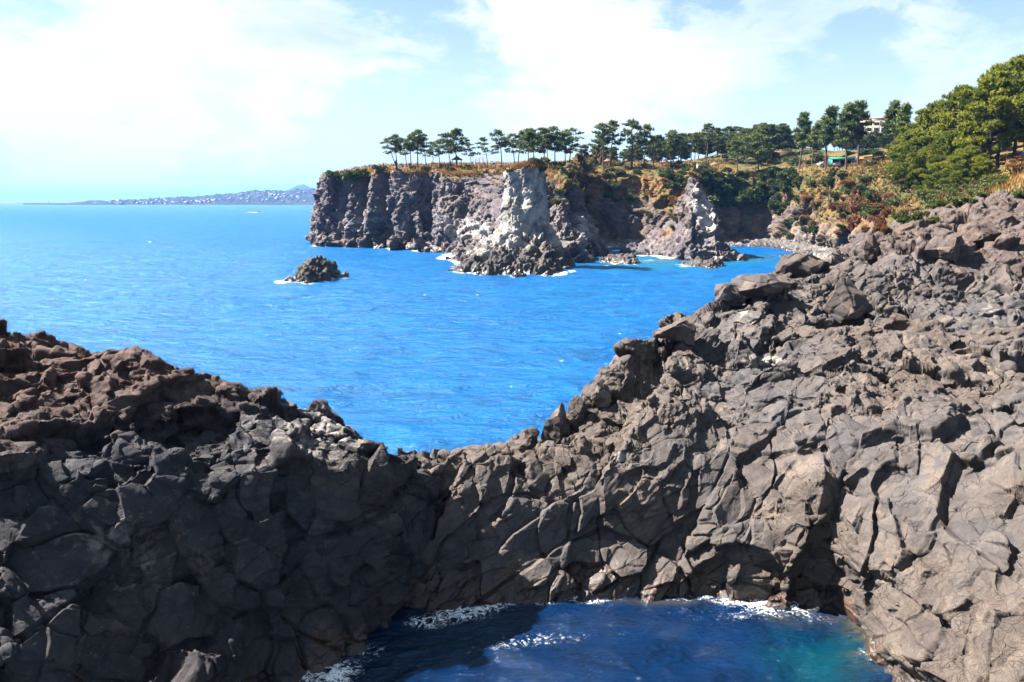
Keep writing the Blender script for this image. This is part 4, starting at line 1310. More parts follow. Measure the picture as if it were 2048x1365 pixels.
for i, (bx, by, tx, ty, k, lab) in enumerate(rim_trees):
    b = base_at(bx, by)
    h = (by - ty) / FPX * b[1]
    lean = math.atan2((tx - bx), (by - ty)) * 0.9
    pr = far[k][i % 3] if bx < 1560 else (far[k][i % 3])
    place_tree(pr, (b[0], b[1], b[2] - .2), h * 1.02, lean, RNG.uniform(0, 6.28), lab, RIM)

# the wood behind the cove: trees one can tell apart, in loose rows on the rising ground
rng = np.random.default_rng(8)
nw = 0
for k in range(900):
    if nw >= 185: break
    Y = rng.uniform(308, 425)
    px = rng.uniform(1150, 1870)
    x = (px - 1024) / FPX * Y
    if 1520 < px < 1800 and Y < 335: continue
    if px < 1390 and Y < 330: continue
    
    z = ground_z(x, Y)
    h = rng.uniform(7.0, 12.5) * (0.82 if px < 1300 else 1.0) * (0.72 if px > 1560 else 1)
    if 1680 < px < 1835:
        h = min(h, (408 - 276) / FPX * Y + CAM_H - z)
        if h < 4: continue
    place_tree(wood[nw % 5], (x, Y, z - .2), h, rng.uniform(-.08, .08), rng.uniform(0, 6.28), 'one of the dull green pines massed in the wood behind the cove', 'pines in the wood behind the cove')
    nw += 1

# sunny pines of the right-hand slope
slope_trees = [
    (1880, 352, 1876, 205, 0, 'leftmost tall pine of the sunny right-hand slope'),
    (1918, 350, 1912, 178, 1, 'second tall pine of the sunny slope, counted from the hotel'),
    (1978, 346, 1946, 158, 0, 'sunny pine with a thick trunk leaning left'),
    (1992, 330, 1992, 136, 3, 'tall pine of the slope between the leaning trunk and the picnic bench'),
    (2024, 314, 2022, 122, 1, 'highest pine of the slope with a pale forked trunk'),
    (2044, 316, 2052, 118, 2, 'pine cut by the right edge of the photo beside the forked one'),
    (2090, 318, 2096, 130, 3, None), (2150, 318, 2150, 110, 0, None),
    (1846, 338, 1842, 222, 2, 'slender pine at the upper left corner of the sunny slope'),
    (1825, 322, 1830, 250, 0, 'small pine of the slope nearest to the hotel'),
    (1900, 330, 1896, 215, 3, 'pine filling the crown mass behind the leftmost tall pines'),
    (1950, 320, 1962, 175, 2, 'pine filling the crown mass behind the leaning trunk'),
]
for (bx, by, tx, ty, k, lab) in slope_trees:
    b = base_at(bx, by)
    h = (by - ty) / FPX * b[1]
    if lab is None:
        continue
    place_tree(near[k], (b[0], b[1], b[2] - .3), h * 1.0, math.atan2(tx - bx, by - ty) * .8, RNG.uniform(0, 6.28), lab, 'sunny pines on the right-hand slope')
low = [(1800, 345, 285), (1822, 352, 270), (1838, 362, 262), (1856, 372, 270), (1872, 362, 250), (1890, 372, 282), (1905, 364, 262), (1922, 374, 300), (1938, 366, 290), (1815, 372, 318), (1845, 384, 325),
       (1870, 386, 320), (1790, 360, 318), (1895, 350, 232), (1860, 345, 232), (1800, 326, 270), (1960, 362, 310), (1838, 335, 245), (1930, 345, 240)]
for i, (bx, by, ty) in enumerate(low):
    b = base_at(bx, by)
    h = (by - ty) / FPX * b[1]
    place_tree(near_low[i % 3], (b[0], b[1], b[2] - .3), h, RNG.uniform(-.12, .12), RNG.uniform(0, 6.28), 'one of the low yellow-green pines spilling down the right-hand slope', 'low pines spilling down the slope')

# ------------------------------------------------------------------ shrubs
def bush_mesh(seed, mat, n=420, ln=.30, wd=.12, K=3, droop=False):
    rng = np.random.default_rng(seed)
    lob = rng.normal(0, .45, (7, 3)) * [1, 1, .5] + [0, 0, .55]
    lr = rng.uniform(.35, .62, 7)
    Cs, Ds, Ts = [], [], []
    for c, r in zip(lob, lr):
        q = rng.normal(0, 1, (n // 7, 3)); q /= np.linalg.norm(q, axis=1, keepdims=True)
        q[:, 2] = np.abs(q[:, 2]) * np.where(rng.uniform(size=len(q)) < .75, 1, -1)
        C = c + q * r * rng.uniform(.75, 1.05, (len(q), 1)) * [1, 1, .85]
        C[:, 2] = np.maximum(C[:, 2], -0.1)
        Cs.append(C); Ds.append(q); Ts.append(np.clip(.45 + rng.normal(0, .12) + rng.normal(0, .18, len(q)), 0, 1))
    C, D, T_ = np.vstack(Cs), np.vstack(Ds), np.concatenate(Ts)
    V, F = tufts(rng, C, D, ln, wd, K, up=-.5 if droop else .3, spread=.6)
    return mesh_from('bush', V, F, M[mat], attrs={'tone': np.repeat(T_, K * 3)}, link=False)


BUSH = {k: [bush_mesh(500 + i + 10 * j, k) for i in range(4)] for j, k in enumerate(('bush_green', 'bush_olive', 'bush_dry'))}
BUSH['bush_red'] = [bush_mesh(560 + i, 'bush_red', 420, .42, .10, 3, True) for i in range(3)]


def bush(px, py, wpx, kind, label, group=None, name='shrub', hs=0.9):
    b = base_at(px, py + wpx * .25, 6)
    s = wpx / FPX * b[1] * .5 / 0.95
    o = RNG.choice(BUSH[kind]).copy()
    o.name = name
    COL.objects.link(o)
    o.location = (b[0], b[1], b[2] - s * .25)
    o.rotation_euler = (0, 0, RNG.uniform(0, 6.28))
    o.scale = (s, s, s * hs)
    tag(o, label, 'shrub' if name == 'shrub' else 'creeper', group)
    return o


for (px, py, w_, lab) in [(672, 345, 26, 'green shrub at the left corner of the sea cliff top'), (712, 342, 34, 'wide low green shrub on the sea cliff top near its left corner'),
                          (755, 331, 20, 'round dark shrub at the left end of the rim fence'), (762, 338, 7, 'tiny dark shrub on the bare grass below the fence end'),
                          (829, 331, 13, 'dark shrub at the foot of the tallest left-cluster pine'), (853, 333, 22, 'grey-green shrub beside the flat-topped pine'),
                          (900, 335, 22, 'grey-green shrub just left of the black pavilion'), (931, 331, 14, 'dark shrub right of the black pavilion'),
                          (1016, 336, 12, 'small shrub left of the bush on the stack'), (1085, 334, 20, 'shrub behind the top of the sea stack'),
                          (1105, 333, 16, 'shrub under the dense pine grove')]:
    bush(px, py, w_, 'bush_green', lab)
# the bush that crowns the stack
o = BUSH['bush_olive'][1].copy(); o.name = 'shrub'; COL.objects.link(o)
c = at(1074, 336, 169)
o.location = c; o.scale = (1.9, 1.9, 1.6)
tag(o, 'bright green bush growing on top of the tall sea stack', 'shrub')

rng = np.random.default_rng(77)
areas = [  # px range, py range, count, kinds, size range, label, group
    (1105, 1390, 330, 400, 40, ('bush_green', 'bush_dry', 'bush_olive', 'bush_dry'), (10, 24), 'scattered {} shrub on the brown cliff between the stack and the spire'),
    (1395, 1575, 335, 408, 56, ('bush_green', 'bush_green', 'bush_green', 'bush_olive'), (14, 34), '{} shrub in the shaded thicket over the cove right of the spire'),
    (1560, 1700, 335, 470, 40, ('bush_olive', 'bush_green', 'bush_dry', 'bush_olive'), (11, 24), '{} shrub on the grassy slope below the green awning'),
    (1690, 1900, 345, 440, 38, ('bush_green', 'bush_olive', 'bush_green'), (13, 28), '{} shrub on the slope right of the red creeper'),
    (1850, 2046, 325, 400, 32, ('bush_green', 'bush_olive', 'bush_olive', 'bush_dry'), (16, 40), '{} shrub at the foot of the sunny pines'),
    (1290, 1380, 400, 455, 8, ('bush_dry', 'bush_olive'), (8, 16), '{} shrub on the left flank of the spire ridge'),
    (1150, 1440, 322, 334, 22, ('bush_green', 'bush_olive'), (10, 20), '{} shrub under the pines between the pavilions'),
    (1430, 1830, 292, 326, 28, ('bush_olive', 'bush_green', 'bush_green', 'bush_dry'), (12, 26), '{} shrub on the rise behind the hut and the stall'),
    (1352, 1428, 334, 366, 10, ('bush_olive', 'bush_green'), (14, 26), '{} shrub on the bank behind the spire top'),
]
WORD = {'bush_green': 'dark green', 'bush_olive': 'olive', 'bush_dry': 'dry orange'}
for (x0, x1, y0, y1, n, kinds, (s0, s1), lab) in areas:
    flank = 'left flank' in lab
    if flank:
        TERRAIN.append(SPIRE_V)
    for _ in range(n):
        k = kinds[rng.integers(len(kinds))]
        bush(rng.uniform(x0, x1), rng.uniform(y0, y1), rng.uniform(s0, s1), k, ('one ' + lab).format(WORD[k]), lab.format(WORD[k]).replace('shrub', 'shrubs'))
    if flank:
        TERRAIN.pop()
for _ in range(26):
    px, py = rng.normal(1732, 24), rng.uniform(375, 458)
    bush(px, py, rng.uniform(14, 26), 'bush_red', 'one hanging mat of dead red-brown creeper on the cliff', 'dead red-brown creeper mats', 'creeper', 1.1)

# dry grass over the flat tops and slopes
rng = np.random.default_rng(9)
cand = VALL[rng.choice(len(VALL), min(len(VALL), 120000), replace=False)]
px, py = to_px(cand)
k1 = (px < 1160) & (cand[:, 2] > 20.0) & (cand[:, 1] < 330) & (py > 326) & (py < 352)
k2 = (px >= 1090) & (px < 2060) & (py > 318) & (py < np.interp(px, [1100, 1300, 1400, 1600, 1800, 2060], [385, 430, 360, 470, 430, 430])) & (rng.uniform(size=len(px)) < .55) & (cand[:, 2] > 8) & (cand[:, 1] < 330)
C = cand[k1 | k2][:14000]
C = C + rng.normal(0, .4, C.shape) * [1, 1, 0]
nn = fbm(C / 6, 3, 600)
V, F = tufts(rng, C, np.tile([[0, 0, 1.]], (len(C), 1)), .95, .10, 4, up=1.3, spread=.45)
o = mesh_from('dry_grass', V, F, M['grass'], attrs={'tone': np.repeat(np.clip(.5 + .5 * nn + rng.normal(0, .15, len(C)), 0, 1), 12)})
tag(o, 'dry orange grass over the cliff tops and slopes', 'grass', kind='stuff')

# low undergrowth between the shrubs
rng = np.random.default_rng(19)
k3 = (px >= 1100) & (px < 2060) & (py > 318) & (py < np.interp(px, [1100, 1300, 1400, 1450, 1600, 1800, 2060], [380, 400, 380, 405, 455, 430, 415])) & (cand[:, 2] > 6) & (cand[:, 1] < 330)
dens_ = fbm(cand / 9.0, 3, 640) + gauss(px, py, [(1480, 375, 90, 35, 1.2), (1850, 390, 120, 40, .4)])
C = cand[k3 & (dens_ > .05)][:5200] + [0, 0, .25]
C = C + rng.normal(0, .5, C.shape) * [1, 1, .3]
V, F = tufts(rng, C, np.tile([[0, 0, .6]], (len(C), 1)), .62, .20, 7, up=.3, spread=.9)
o = mesh_from('undergrowth', V, F, M['bush_olive'], attrs={'tone': np.repeat(np.clip(.35 + .6 * fbm(C / 5, 3, 645) + rng.normal(0, .15, len(C)), 0, 1), 21)})
tag(o, 'low green and olive undergrowth between the shrubs of the cove slopes', 'undergrowth', kind='stuff')

# ------------------------------------------------------------------ built things on the cliff top
def boxes(items):
    """list of (cx,cy,cz,sx,sy,sz[,rz]) -> one mesh"""
    Vs, Fs, o = [], [], 0
    base = np.array([[x, y, z] for z in (-.5, .5) for (x, y) in ((-.5, -.5), (.5, -.5), (.5, .5), (-.5, .5))])
    f = np.array([[0, 3, 2, 1], [4, 5, 6, 7], [0, 1, 5, 4], [1, 2, 6, 5], [2, 3, 7, 6], [3, 0, 4, 7]])
    for it in items:
        s = base * it[3:6]
        if len(it) > 6:
            c, sn = math.cos(it[6]), math.sin(it[6])
            s = np.stack([s[:, 0] * c - s[:, 1] * sn, s[:, 0] * sn + s[:, 1] * c, s[:, 2]], 1)
        Vs.append(s + it[:3]); Fs.append(f + o); o += 8
    return np.vstack(Vs), np.vstack(Fs)


def part(name, VF, mat, parent):
    return mesh_from(name, VF[0], VF[1], M[mat], parent=parent)


for n_, c_, r_ in [('black_tile', (0.035, 0.04, 0.048), .6), ('pink_tile', (0.19, 0.075, 0.052), .7), ('dark_wood', (0.07, 0.042, 0.026), .8), ('cream_wall', (0.55, 0.47, 0.35), .8), ('orange_tile', (0.33, 0.075, 0.035), .7),
                   ('white_paint', (0.42, 0.42, 0.42), .5), ('green_cloth', (0.0, 0.13, 0.08), .7), ('tyre', (0.02, 0.02, 0.02), .8), ('red_paint', (0.45, 0.04, 0.03), .6), ('orange_cloth', (0.36, 0.12, 0.025), .7),
                   ('blue_cloth', (0.04, 0.12, 0.40), .8), ('black_cloth', (0.02, 0.02, 0.024), .8), ('red_cloth', (0.42, 0.04, 0.05), .8), ('skin', (0.42, 0.27, 0.20), .6), ('hair', (0.012, 0.01, 0.009), .5), ('thatch', (0.26, 0.17, 0.09), .9),
                   ('pale_stone', (0.42, 0.41, 0.40), .8), ('far_white', (0.30, 0.30, 0.31), .8), ('far_cream', (0.27, 0.21, 0.17), .8), ('far_pink', (0.24, 0.13, 0.11), .8), ('far_teal', (0.08, 0.22, 0.23), .8), ('concrete', (0.07, 0.075, 0.08), .9)]:
    M[n_] = simple_mat(n_, c_, r_, 0.12, 2.0)
gm, gnt = new_mat('window_glass')
gb = gnt.n('ShaderNodeBsdfPrincipled', {'Base Color': (0.05, 0.085, 0.13), 'Roughness': 0.08, 'Specular IOR Level': 0.6})
finish(gnt, gb.outputs[0])
M['glass'] = gm


def cone_roof(n, r, z0, z1, rot=0.0, over=0.12, rtop=0.06):
    a = np.linspace(0, 2 * np.pi, n, endpoint=False) + rot
    ring = lambda rr, z: np.stack([np.cos(a) * rr, np.sin(a) * rr, np.full(n, z)], 1)
    L = [ring(r, z0), ring(r, z0 + over), ring(r * .55, z0 + over + (z1 - z0) * .38), ring(r * rtop, z1), ring(0.001, z1 + .02)]
    V = np.vstack([ring(.001, z0)] + L)
    i = np.arange(len(V)).reshape(-1, n); j = np.roll(i, -1, 1)
    F = np.stack([i[:-1].ravel(), j[:-1].ravel(), j[1:].ravel(), i[1:].ravel()], 1)
    return V, F


def pavilion(px, py, wpx, n, roofmat, label, group='open pavilions on the cliff top'):
    b = base_at(px, py)
    R0 = wpx / FPX * b[1] / 2
    e = empty('pavilion', (b[0], b[1], b[2] - .1), RNG.uniform(-.2, .2))
    tag(e, label, 'pavilion', group)
    H = 2.3
    rf = part('roof', cone_roof(n, R0, H, H + R0 * .62, math.pi / n), roofmat, e)
    part('finial', tube([(0, 0, H + R0 * .6), (0, 0, H + R0 * .8)], [.12, .05], 6), roofmat, rf)
    for k in range(n):
        a = 2 * math.pi * k / n + math.pi / n
        x, y = math.cos(a) * R0 * .78, math.sin(a) * R0 * .78
        part('post', tube([(x, y, -.2), (x, y, H)], [.11, .10], 6), 'dark_wood', e)
    part('bench', boxes([(0, R0 * .55, .45, R0 * 1.0, .35, .08), (0, -R0 * .55, .45, R0 * 1.0, .35, .08), (0, R0 * .55, .2, .2, .3, .42), (0, -R0 * .55, .2, .2, .3, .42)]), 'dark_wood', e)
    return e


pavilion(917, 331, 25, 6, 'black_tile', 'black-roofed six-sided pavilion under the windswept pine')
pavilion(1219, 332, 22, 4, 'pink_tile', 'pink-roofed pavilion at the foot of the two tall bare-trunked pines')
pavilion(1257, 331, 27, 4, 'black_tile', 'dark-roofed pavilion between the tall thin pines')
pavilion(1333, 334, 22, 4, 'pink_tile', 'pink-roofed pavilion left of the large round pine')
pavilion(1427, 341, 21, 4, 'pink_tile', 'pink-roofed pavilion among scrub above the spire')


def fence(p0, p1, n, label, h=1.15):
    a, b = base_at(*p0), base_at(*p1)
    e = empty('rail_fence', a)
    tag(e, label, 'fence')
    pts = []
    for i in range(n):
        t = i / (n - 1)
        q = a + (b - a) * t
        hit = base_at(p0[0] + (p1[0] - p0[0]) * t, p0[1] + (p1[1] - p0[1]) * t)
        q[2] = hit[2] if abs(hit[1] - q[1]) < 40 else q[2]
        pts.append(q - a)
    for q in pts:
        part('post', boxes([(q[0], q[1], q[2] + h / 2 - .2, .14, .14, h + .3)]), 'dark_wood', e)
    for z in (.5, 1.0):
        part('rail', tube([q + [0, -.09, z] for q in pts], [.06] * n, 5), 'dark_wood', e)
    return e


fence((742, 333), (905, 331), 18, 'dark wooden rail fence along the rim left of the black pavilion')
fence((928, 331), (1062, 330), 15, 'dark wooden rail fence along the rim right of the black pavilion')
fence((1600, 332), (1638, 331), 6, 'brown rail fence left of the parked white car')
fence((1712, 322), (1772, 316), 8, 'brown rail fence right of the green awning')


def person(px, py, top, bottom, label, facing=0.0, step=0.12):
    b = base_at(px, py)
    Hh = 1.70
    sk = [  # joints: position, radius, parent
        ((0, 0, .92), .15, None), ((0, 0, 1.15), .15, 0), ((0, 0, 1.38), .17, 1), ((0, .01, 1.50), .06, 2), ((0, .02, 1.60), .10, 3), ((0, .02, 1.70), .085, 4),
        ((.10, 0, .86), .10, 0), ((.11, step, .48), .075, 6), ((.11, step * .8, .08), .055, 7), ((.11, step * .8 + .14, .04), .045, 8),
        ((-.10, 0, .86), .10, 0), ((-.11, -step, .48), .075, 10), ((-.11, -step * 1.6, .08), .055, 11), ((-.11, -step * 1.6 + .14, .04), .045, 12),
        ((.21, 0, 1.40), .065, 2), ((.27, -.04, 1.12), .052, 14), ((.27, .06, .88), .04, 15), ((-.21, 0, 1.40), .065, 2), ((-.27, .04, 1.12), .052, 17), ((-.26, .12, .88), .04, 18)]
    me = bpy.data.meshes.new('person')
    me.from_pydata([s[0] for s in sk], [(i, s[2]) for i, s in enumerate(sk) if s[2] is not None], [])
    o = bpy.data.objects.new('person', me)
    COL.objects.link(o)
    sm = o.modifiers.new('skin', 'SKIN')
    me.skin_vertices.new() if not me.skin_vertices else None
    for i, s in enumerate(sk):
        me.skin_vertices[0].data[i].radius = (s[1], s[1])
    me.skin_vertices[0].data[0].use_root = True
    dg = bpy.context.evaluated_depsgraph_get()
    ev = o.evaluated_get(dg)
    m2 = bpy.data.meshes.new_from_object(ev)
    o.modifiers.clear()
    o.data = m2
    for n_ in (bottom, top, 'skin', 'hair'):
        m2.materials.append(M[n_])
    for p in m2.polygons:
        z, y = p.center.z, p.center.y
        p.material_index = 0 if z < .95 else (1 if z < 1.47 else (3 if z > 1.64 or y < -.01 else 2))
        if abs(p.center.x) > .2 and z < .92:
            p.material_index = 2
        p.use_smooth = True
    o.location = (b[0], b[1], b[2] - .02)
    o.rotation_euler = (0, 0, facing)
    tag(o, label, 'person', 'walkers on the cliff top')
    return o


for a in [(765, 332, 'red_cloth', 'black_cloth', 'person in a red top near the left end of the rim fence', 1.2), (795, 333, 'black_cloth', 'black_cloth', 'person in dark clothes at the outermost leaning pine', .4),
          (801, 333, 'black_cloth', 'blue_cloth', 'person in a black top and blue trousers right of the outermost pine', 2.0), (809, 333, 'blue_cloth', 'black_cloth', 'person in a blue top left of the tall pine cluster', -1.2),
          (821, 333, 'black_cloth', 'black_cloth', 'person in black among the trunks of the tall pine cluster', 3.0), (891, 332, 'red_cloth', 'blue_cloth', 'person in red and blue left of the black pavilion', 1.4),
          (962, 333, 'red_cloth', 'blue_cloth', 'person in red at the left of the small group of walkers', 1.5), (966, 333, 'black_cloth', 'black_cloth', 'person in black in the middle of the small group of walkers', -1.5),
          (970, 333, 'blue_cloth', 'black_cloth', 'person in blue at the right of the small group of walkers', -1.4), (1763, 315, 'red_cloth', 'black_cloth', 'person in red standing at the rail fence below the hotel', 3.1),
          (2043, 320, 'blue_cloth', 'black_cloth', 'person in blue beside the orange picnic bench', .5)]:
    person(*a[:2], a[2], a[3], a[4], a[5])

# notice board
b = base_at(988, 332)
e = empty('notice_board', b); tag(e, 'small blue notice board beside the fence right of the walkers', 'sign')
part('panel', boxes([(0, 0, 1.2, 1.5, .06, .8)]), 'blue_cloth', e)
for s in (-.6, .6):
    part('leg', boxes([(s, .06, .5, .09, .06, 1.3)]), 'dark_wood', e)
# pale stone marker
b = base_at(1393, 337)
e = empty('stone_marker', b); tag(e, 'pale upright stone marker above the spire, left of the scrub pavilion', 'marker')
part('shaft', boxes([(0, 0, .9, .6, .5, 2.0), (0, 0, 1.98, .75, .65, .2)]), 'pale_stone', e)
part('base', boxes([(.1, 0, .15, 1.5, 1.1, .4)]), 'pale_stone', e)
# red and white barrier
b = base_at(1300, 334)
e = empty('barrier', b); tag(e, 'small red and white barrier at the foot of the curved-trunk pine', 'barrier')
part('board', boxes([(-1.2, 0, .9, .9, .1, .9)]), 'red_paint', e)
part('rail', boxes([(.6, 0, .55, 2.8, .07, .12), (.6, 0, 1.0, 2.8, .07, .12)]), 'white_paint', e)
part('post', boxes([(-.8, .06, .5, .1, .05, 1.2), (.6, .06, .5, .1, .05, 1.2), (1.9, .06, .5, .1, .05, 1.2)]), 'white_paint', e)
# hut
b = base_at(1562, 314)
e = empty('hut', b); tag(e, 'low brown hut with a flat thatched roof at the wood edge', 'hut')
part('wall', boxes([(0, 0, 1.0, 7.0, 4.0, 2.6)]), 'dark_wood', e)
part('roof', boxes([(0, 0, 2.42, 8.6, 5.4, .22), (-.6, 0, 2.66, 6.6, 4.0, .24), (-.9, 0, 2.88, 4.4, 2.6, .2)]), 'thatch', e)
part('door', boxes([(1.6, -2.03, .9, 1.0, .08, 1.9)]), 'black_tile', e)

# parked car
b = base_at(1643, 329)
e = empty('parked_car', (b[0], b[1], b[2]), .35); tag(e, 'white car parked left of the green awning stall', 'car')
prof = [(-2.0, .35), (-2.05, .75), (-1.7, .92), (-1.2, 1.02), (-.75, 1.42), (.75, 1.46), (1.5, 1.08), (2.05, .95), (2.1, .4)]
V = np.array([(x, s, z) for s in (-.82, .82) for x, z in prof])
bm = bmesh.new()
vs = [bm.verts.new(v) for v in V]
n = len(prof)
bm.faces.new(vs[:n][::-1]); bm.faces.new(vs[n:])
for i in range(n):
    j = (i + 1) % n
    bm.faces.new((vs[i], vs[j], vs[n + j], vs[n + i]))
bmesh.ops.recalc_face_normals(bm, faces=bm.faces)
bmesh.ops.bevel(bm, geom=list(bm.edges), offset=.06, segments=2, affect='EDGES')
me = bpy.data.meshes.new('body'); bm.to_mesh(me); bm.free(); me.materials.append(M['white_paint'])
o = bpy.data.objects.new('body', me); COL.objects.link(o); o.parent = e
part('window', boxes([(-.1, -.825, 1.20, 1.5, .02, .28), (-.1, .825, 1.20, 1.5, .02, .28)]), 'glass', e)
part('windscreen', (np.array([(-1.22, -.7, 1.03), (-1.22, .7, 1.03), (-.80, .66, 1.41), (-.80, -.66, 1.41), (-1.20, -.7, 1.01), (-1.20, .7, 1.01), (-.78, .66, 1.39), (-.78, -.66, 1.39)]) + [-.03, 0, .03], np.array([[0, 1, 2, 3], [7, 6, 5, 4], [0, 3, 7, 4], [1, 5, 6, 2], [0, 4, 5, 1], [3, 2, 6, 7]])), 'glass', e)
for sx in (-1.3, 1.3):
    for sy in (-.8, .8):
        wv_, wf_ = tube([(sx, sy - .1, .33), (sx, sy + .1, .33)], [.33, .33], 14)
        wh = part('wheel', (np.vstack([wv_, [[sx, sy - .1, .33], [sx, sy + .1, .33]]]), wf_), 'tyre', e)
        rv, rf_ = tube([(sx, sy - .11, .33), (sx, sy + .11, .33)], [.2, .2], 10)
        part('rim', (np.vstack([rv, np.array([[sx, sy - .11, .33], [sx, sy + .11, .33]])]), np.vstack([rf_, [[i, (i + 1) % 10, 20, 20] for i in range(10)], [[10 + (i + 1) % 10, 10 + i, 21, 21] for i in range(10)]])[:10]), 'white_paint', wh)
for sy in (-.6, .6):
    part('headlight', boxes([(-2.05, sy, .72, .05, .3, .13)]), 'glass', e)

# snack stall with a green awning
b = base_at(1679, 329)
e = empty('snack_stall', b, 0.0); tag(e, 'long open stall with a green awning between the big rim pines', 'stall')
part('awning', (np.array([(-3.6, -1.6, 2.2), (3.4, -1.6, 2.2), (3.4, 1.4, 2.75), (-3.6, 1.4, 2.75), (-3.6, -1.6, 1.78), (3.4, -1.6, 1.78), (3.4, 1.4, 2.65), (-3.6, 1.4, 2.65)]),
                np.array([[0, 1, 2, 3], [7, 6, 5, 4], [0, 4, 5, 1], [1, 5, 6, 2], [2, 6, 7, 3], [3, 7, 4, 0]])), 'green_cloth', e)
for x in (-3.5, -1.2, 1.1, 3.3):
    part('pole', boxes([(x, -1.5, .9, .09, .09, 2.0)]), 'white_paint', e)
part('back_wall', boxes([(-.1, 1.4, 1.1, 7.0, .1, 2.5)]), 'black_tile', e)
part('counter', boxes([(-2.0, -1.0, .45, 2.4, .6, .9)]), 'white_paint', e)
part('side_curtain', boxes([(-3.45, -.2, 1.0, .06, 2.4, 1.9)]), 'green_cloth', e)
for (x, m_, lab, h) in [(-2.6, 'blue_cloth', 'blue crate on the left half of the stall counter', .4), (-1.6, 'orange_cloth', 'orange crate on the right half of the stall counter', .35)]:
    cv, cf = boxes([(0, 0, .03, .7, .45, .05), (0, -.21, h / 2, .7, .04, h), (0, .21, h / 2, .7, .04, h), (-.33, 0, h / 2, .04, .38, h), (.33, 0, h / 2, .04, .38, h)])
    o = mesh_from('crate', cv, cf, M[m_]); o.location = (b[0] + x, b[1] - 1.0, b[2] + .9)
    tag(o, lab, 'crate')
# white box van behind the stall, green table, orange parasol
o = empty('box_van', (b[0] + 4.6, b[1] + 1.6, b[2]), 1.45); tag(o, 'white box van standing at the right end of the stall', 'van')
part('cargo_box', boxes([(0, 0, 1.75, 3.4, 1.9, 2.2)]), 'white_paint', o)
part('cab', boxes([(2.35, 0, 1.2, 1.2, 1.8, 1.5), (2.55, 0, .75, 1.5, 1.8, .7)]), 'white_paint', o)
part('windscreen', boxes([(2.97, 0, 1.5, .04, 1.5, .6)]), 'glass', o)
part('chassis', boxes([(.6, 0, .5, 4.8, .9, .25)]), 'tyre', o)
for sx in (-1.1, 2.3):
    for sy in (-.85, .85):
        part('wheel', tube([(sx, sy - .1, .36), (sx, sy, .36), (sx, sy + .1, .36)], [.36, .37, .36], 14), 'tyre', o)
o = empty('stall_table', (b[0] + 4.0, b[1] - 2.0, b[2])); tag(o, 'low green covered table right of the snack stall', 'table')
part('top', boxes([(0, 0, .75, 2.2, 1.0, .06)]), 'green_cloth', o)
part('skirt', boxes([(0, -.52, .42, 2.2, .03, .6), (0, .52, .42, 2.2, .03, .6)]), 'green_cloth', o)
for sx in (-1.0, 1.0):
    part('leg', boxes([(sx, 0, .3, .08, .8, .85)]), 'dark_wood', o)
o = empty('parasol', (b[0] + 5.6, b[1] - 1.0, b[2])); tag(o, 'orange parasol right of the snack stall', 'parasol')
part('canopy', cone_roof(8, 1.3, 2.0, 2.6, 0, .05), 'orange_cloth', o)
part('pole', tube([(0, 0, -.2), (0, 0, 2.5)], [.04, .04], 6), 'white_paint', o)
# picnic bench on the right
b = base_at(2036, 320)
e = empty('picnic_bench', b, .3); tag(e, 'orange-brown picnic bench under the forked pine', 'bench')
part('top', boxes([(0, 0, .75, 2.0, .8, .07)]), 'orange_cloth', e)
for s in (-.75, .75):
    part('seat', boxes([(0, s, .45, 2.0, .3, .06)]), 'orange_cloth', e)
for s in (-.7, .7):
    part('leg', boxes([(s, 0, .36, .1, 1.5, .1), (s, .3, .36, .1, .12, .72), (s, -.3, .36, .1, .12, .72)]), 'dark_wood', e)

# hotel on the hill
hx0, hx1 = at(1702, 250, 470)[0], at(1816, 250, 470)[0]
hz1, hz0 = at(1760, 243, 470)[2], at(1760, 300, 470)[2]
e = empty('hotel', ((hx0 + hx1) / 2, 470, hz0), 0.0); tag(e, 'cream hotel with an orange tiled roof on the wooded hill', 'building')
W, Hh = hx1 - hx0, hz1 - hz0
nst = 5; sh = Hh / nst; nb = 8; bw = W / nb
slabs = [(0, 3.0, Hh / 2, W, 8, Hh)]
part('wall', boxes(slabs), 'cream_wall', e)
part('facade_grid', boxes([(0, -1.6, k * sh, W + .3, 1.2, .45) for k in range(1, nst + 1)] + [(-W / 2 + k * bw, -1.62, Hh / 2, .5 if k % 2 else .9, 1.15, Hh + .1) for k in range(nb + 1)]), 'cream_wall', e)
for k in range(nst):
    for j in range(nb):
        wd_ = part('window', boxes([(-W / 2 + (j + .5) * bw, -1.04, (k + .52) * sh, bw * .72, .08, sh * .62)]), 'glass', e)
rf = part('roof', boxes([(-W * .36, 2.4, Hh + .45, W * .3, 9.6, .5), (-W * .10, 2.4, Hh + 1.3, W * .24, 9.6, .5), (W * .16, 2.4, Hh + .9, W * .26, 9.6, .5), (W * .38, 2.4, Hh + 1.2, W * .22, 9.6, .5), (W * .1, 3.4, Hh + 2.0, W * .1, 5, .6)]), 'orange_tile', e)
part('parapet', boxes([(-W * .10, 2.4, Hh + .65, W * .22, 9.0, .8), (W * .16, 2.4, Hh + .45, W * .24, 9.0, .4), (W * .38, 2.4, Hh + .6, W * .2, 9.0, .7), (W * .1, 3.4, Hh + 1.4, W * .08, 4, 1.0)]), 'cream_wall', e)

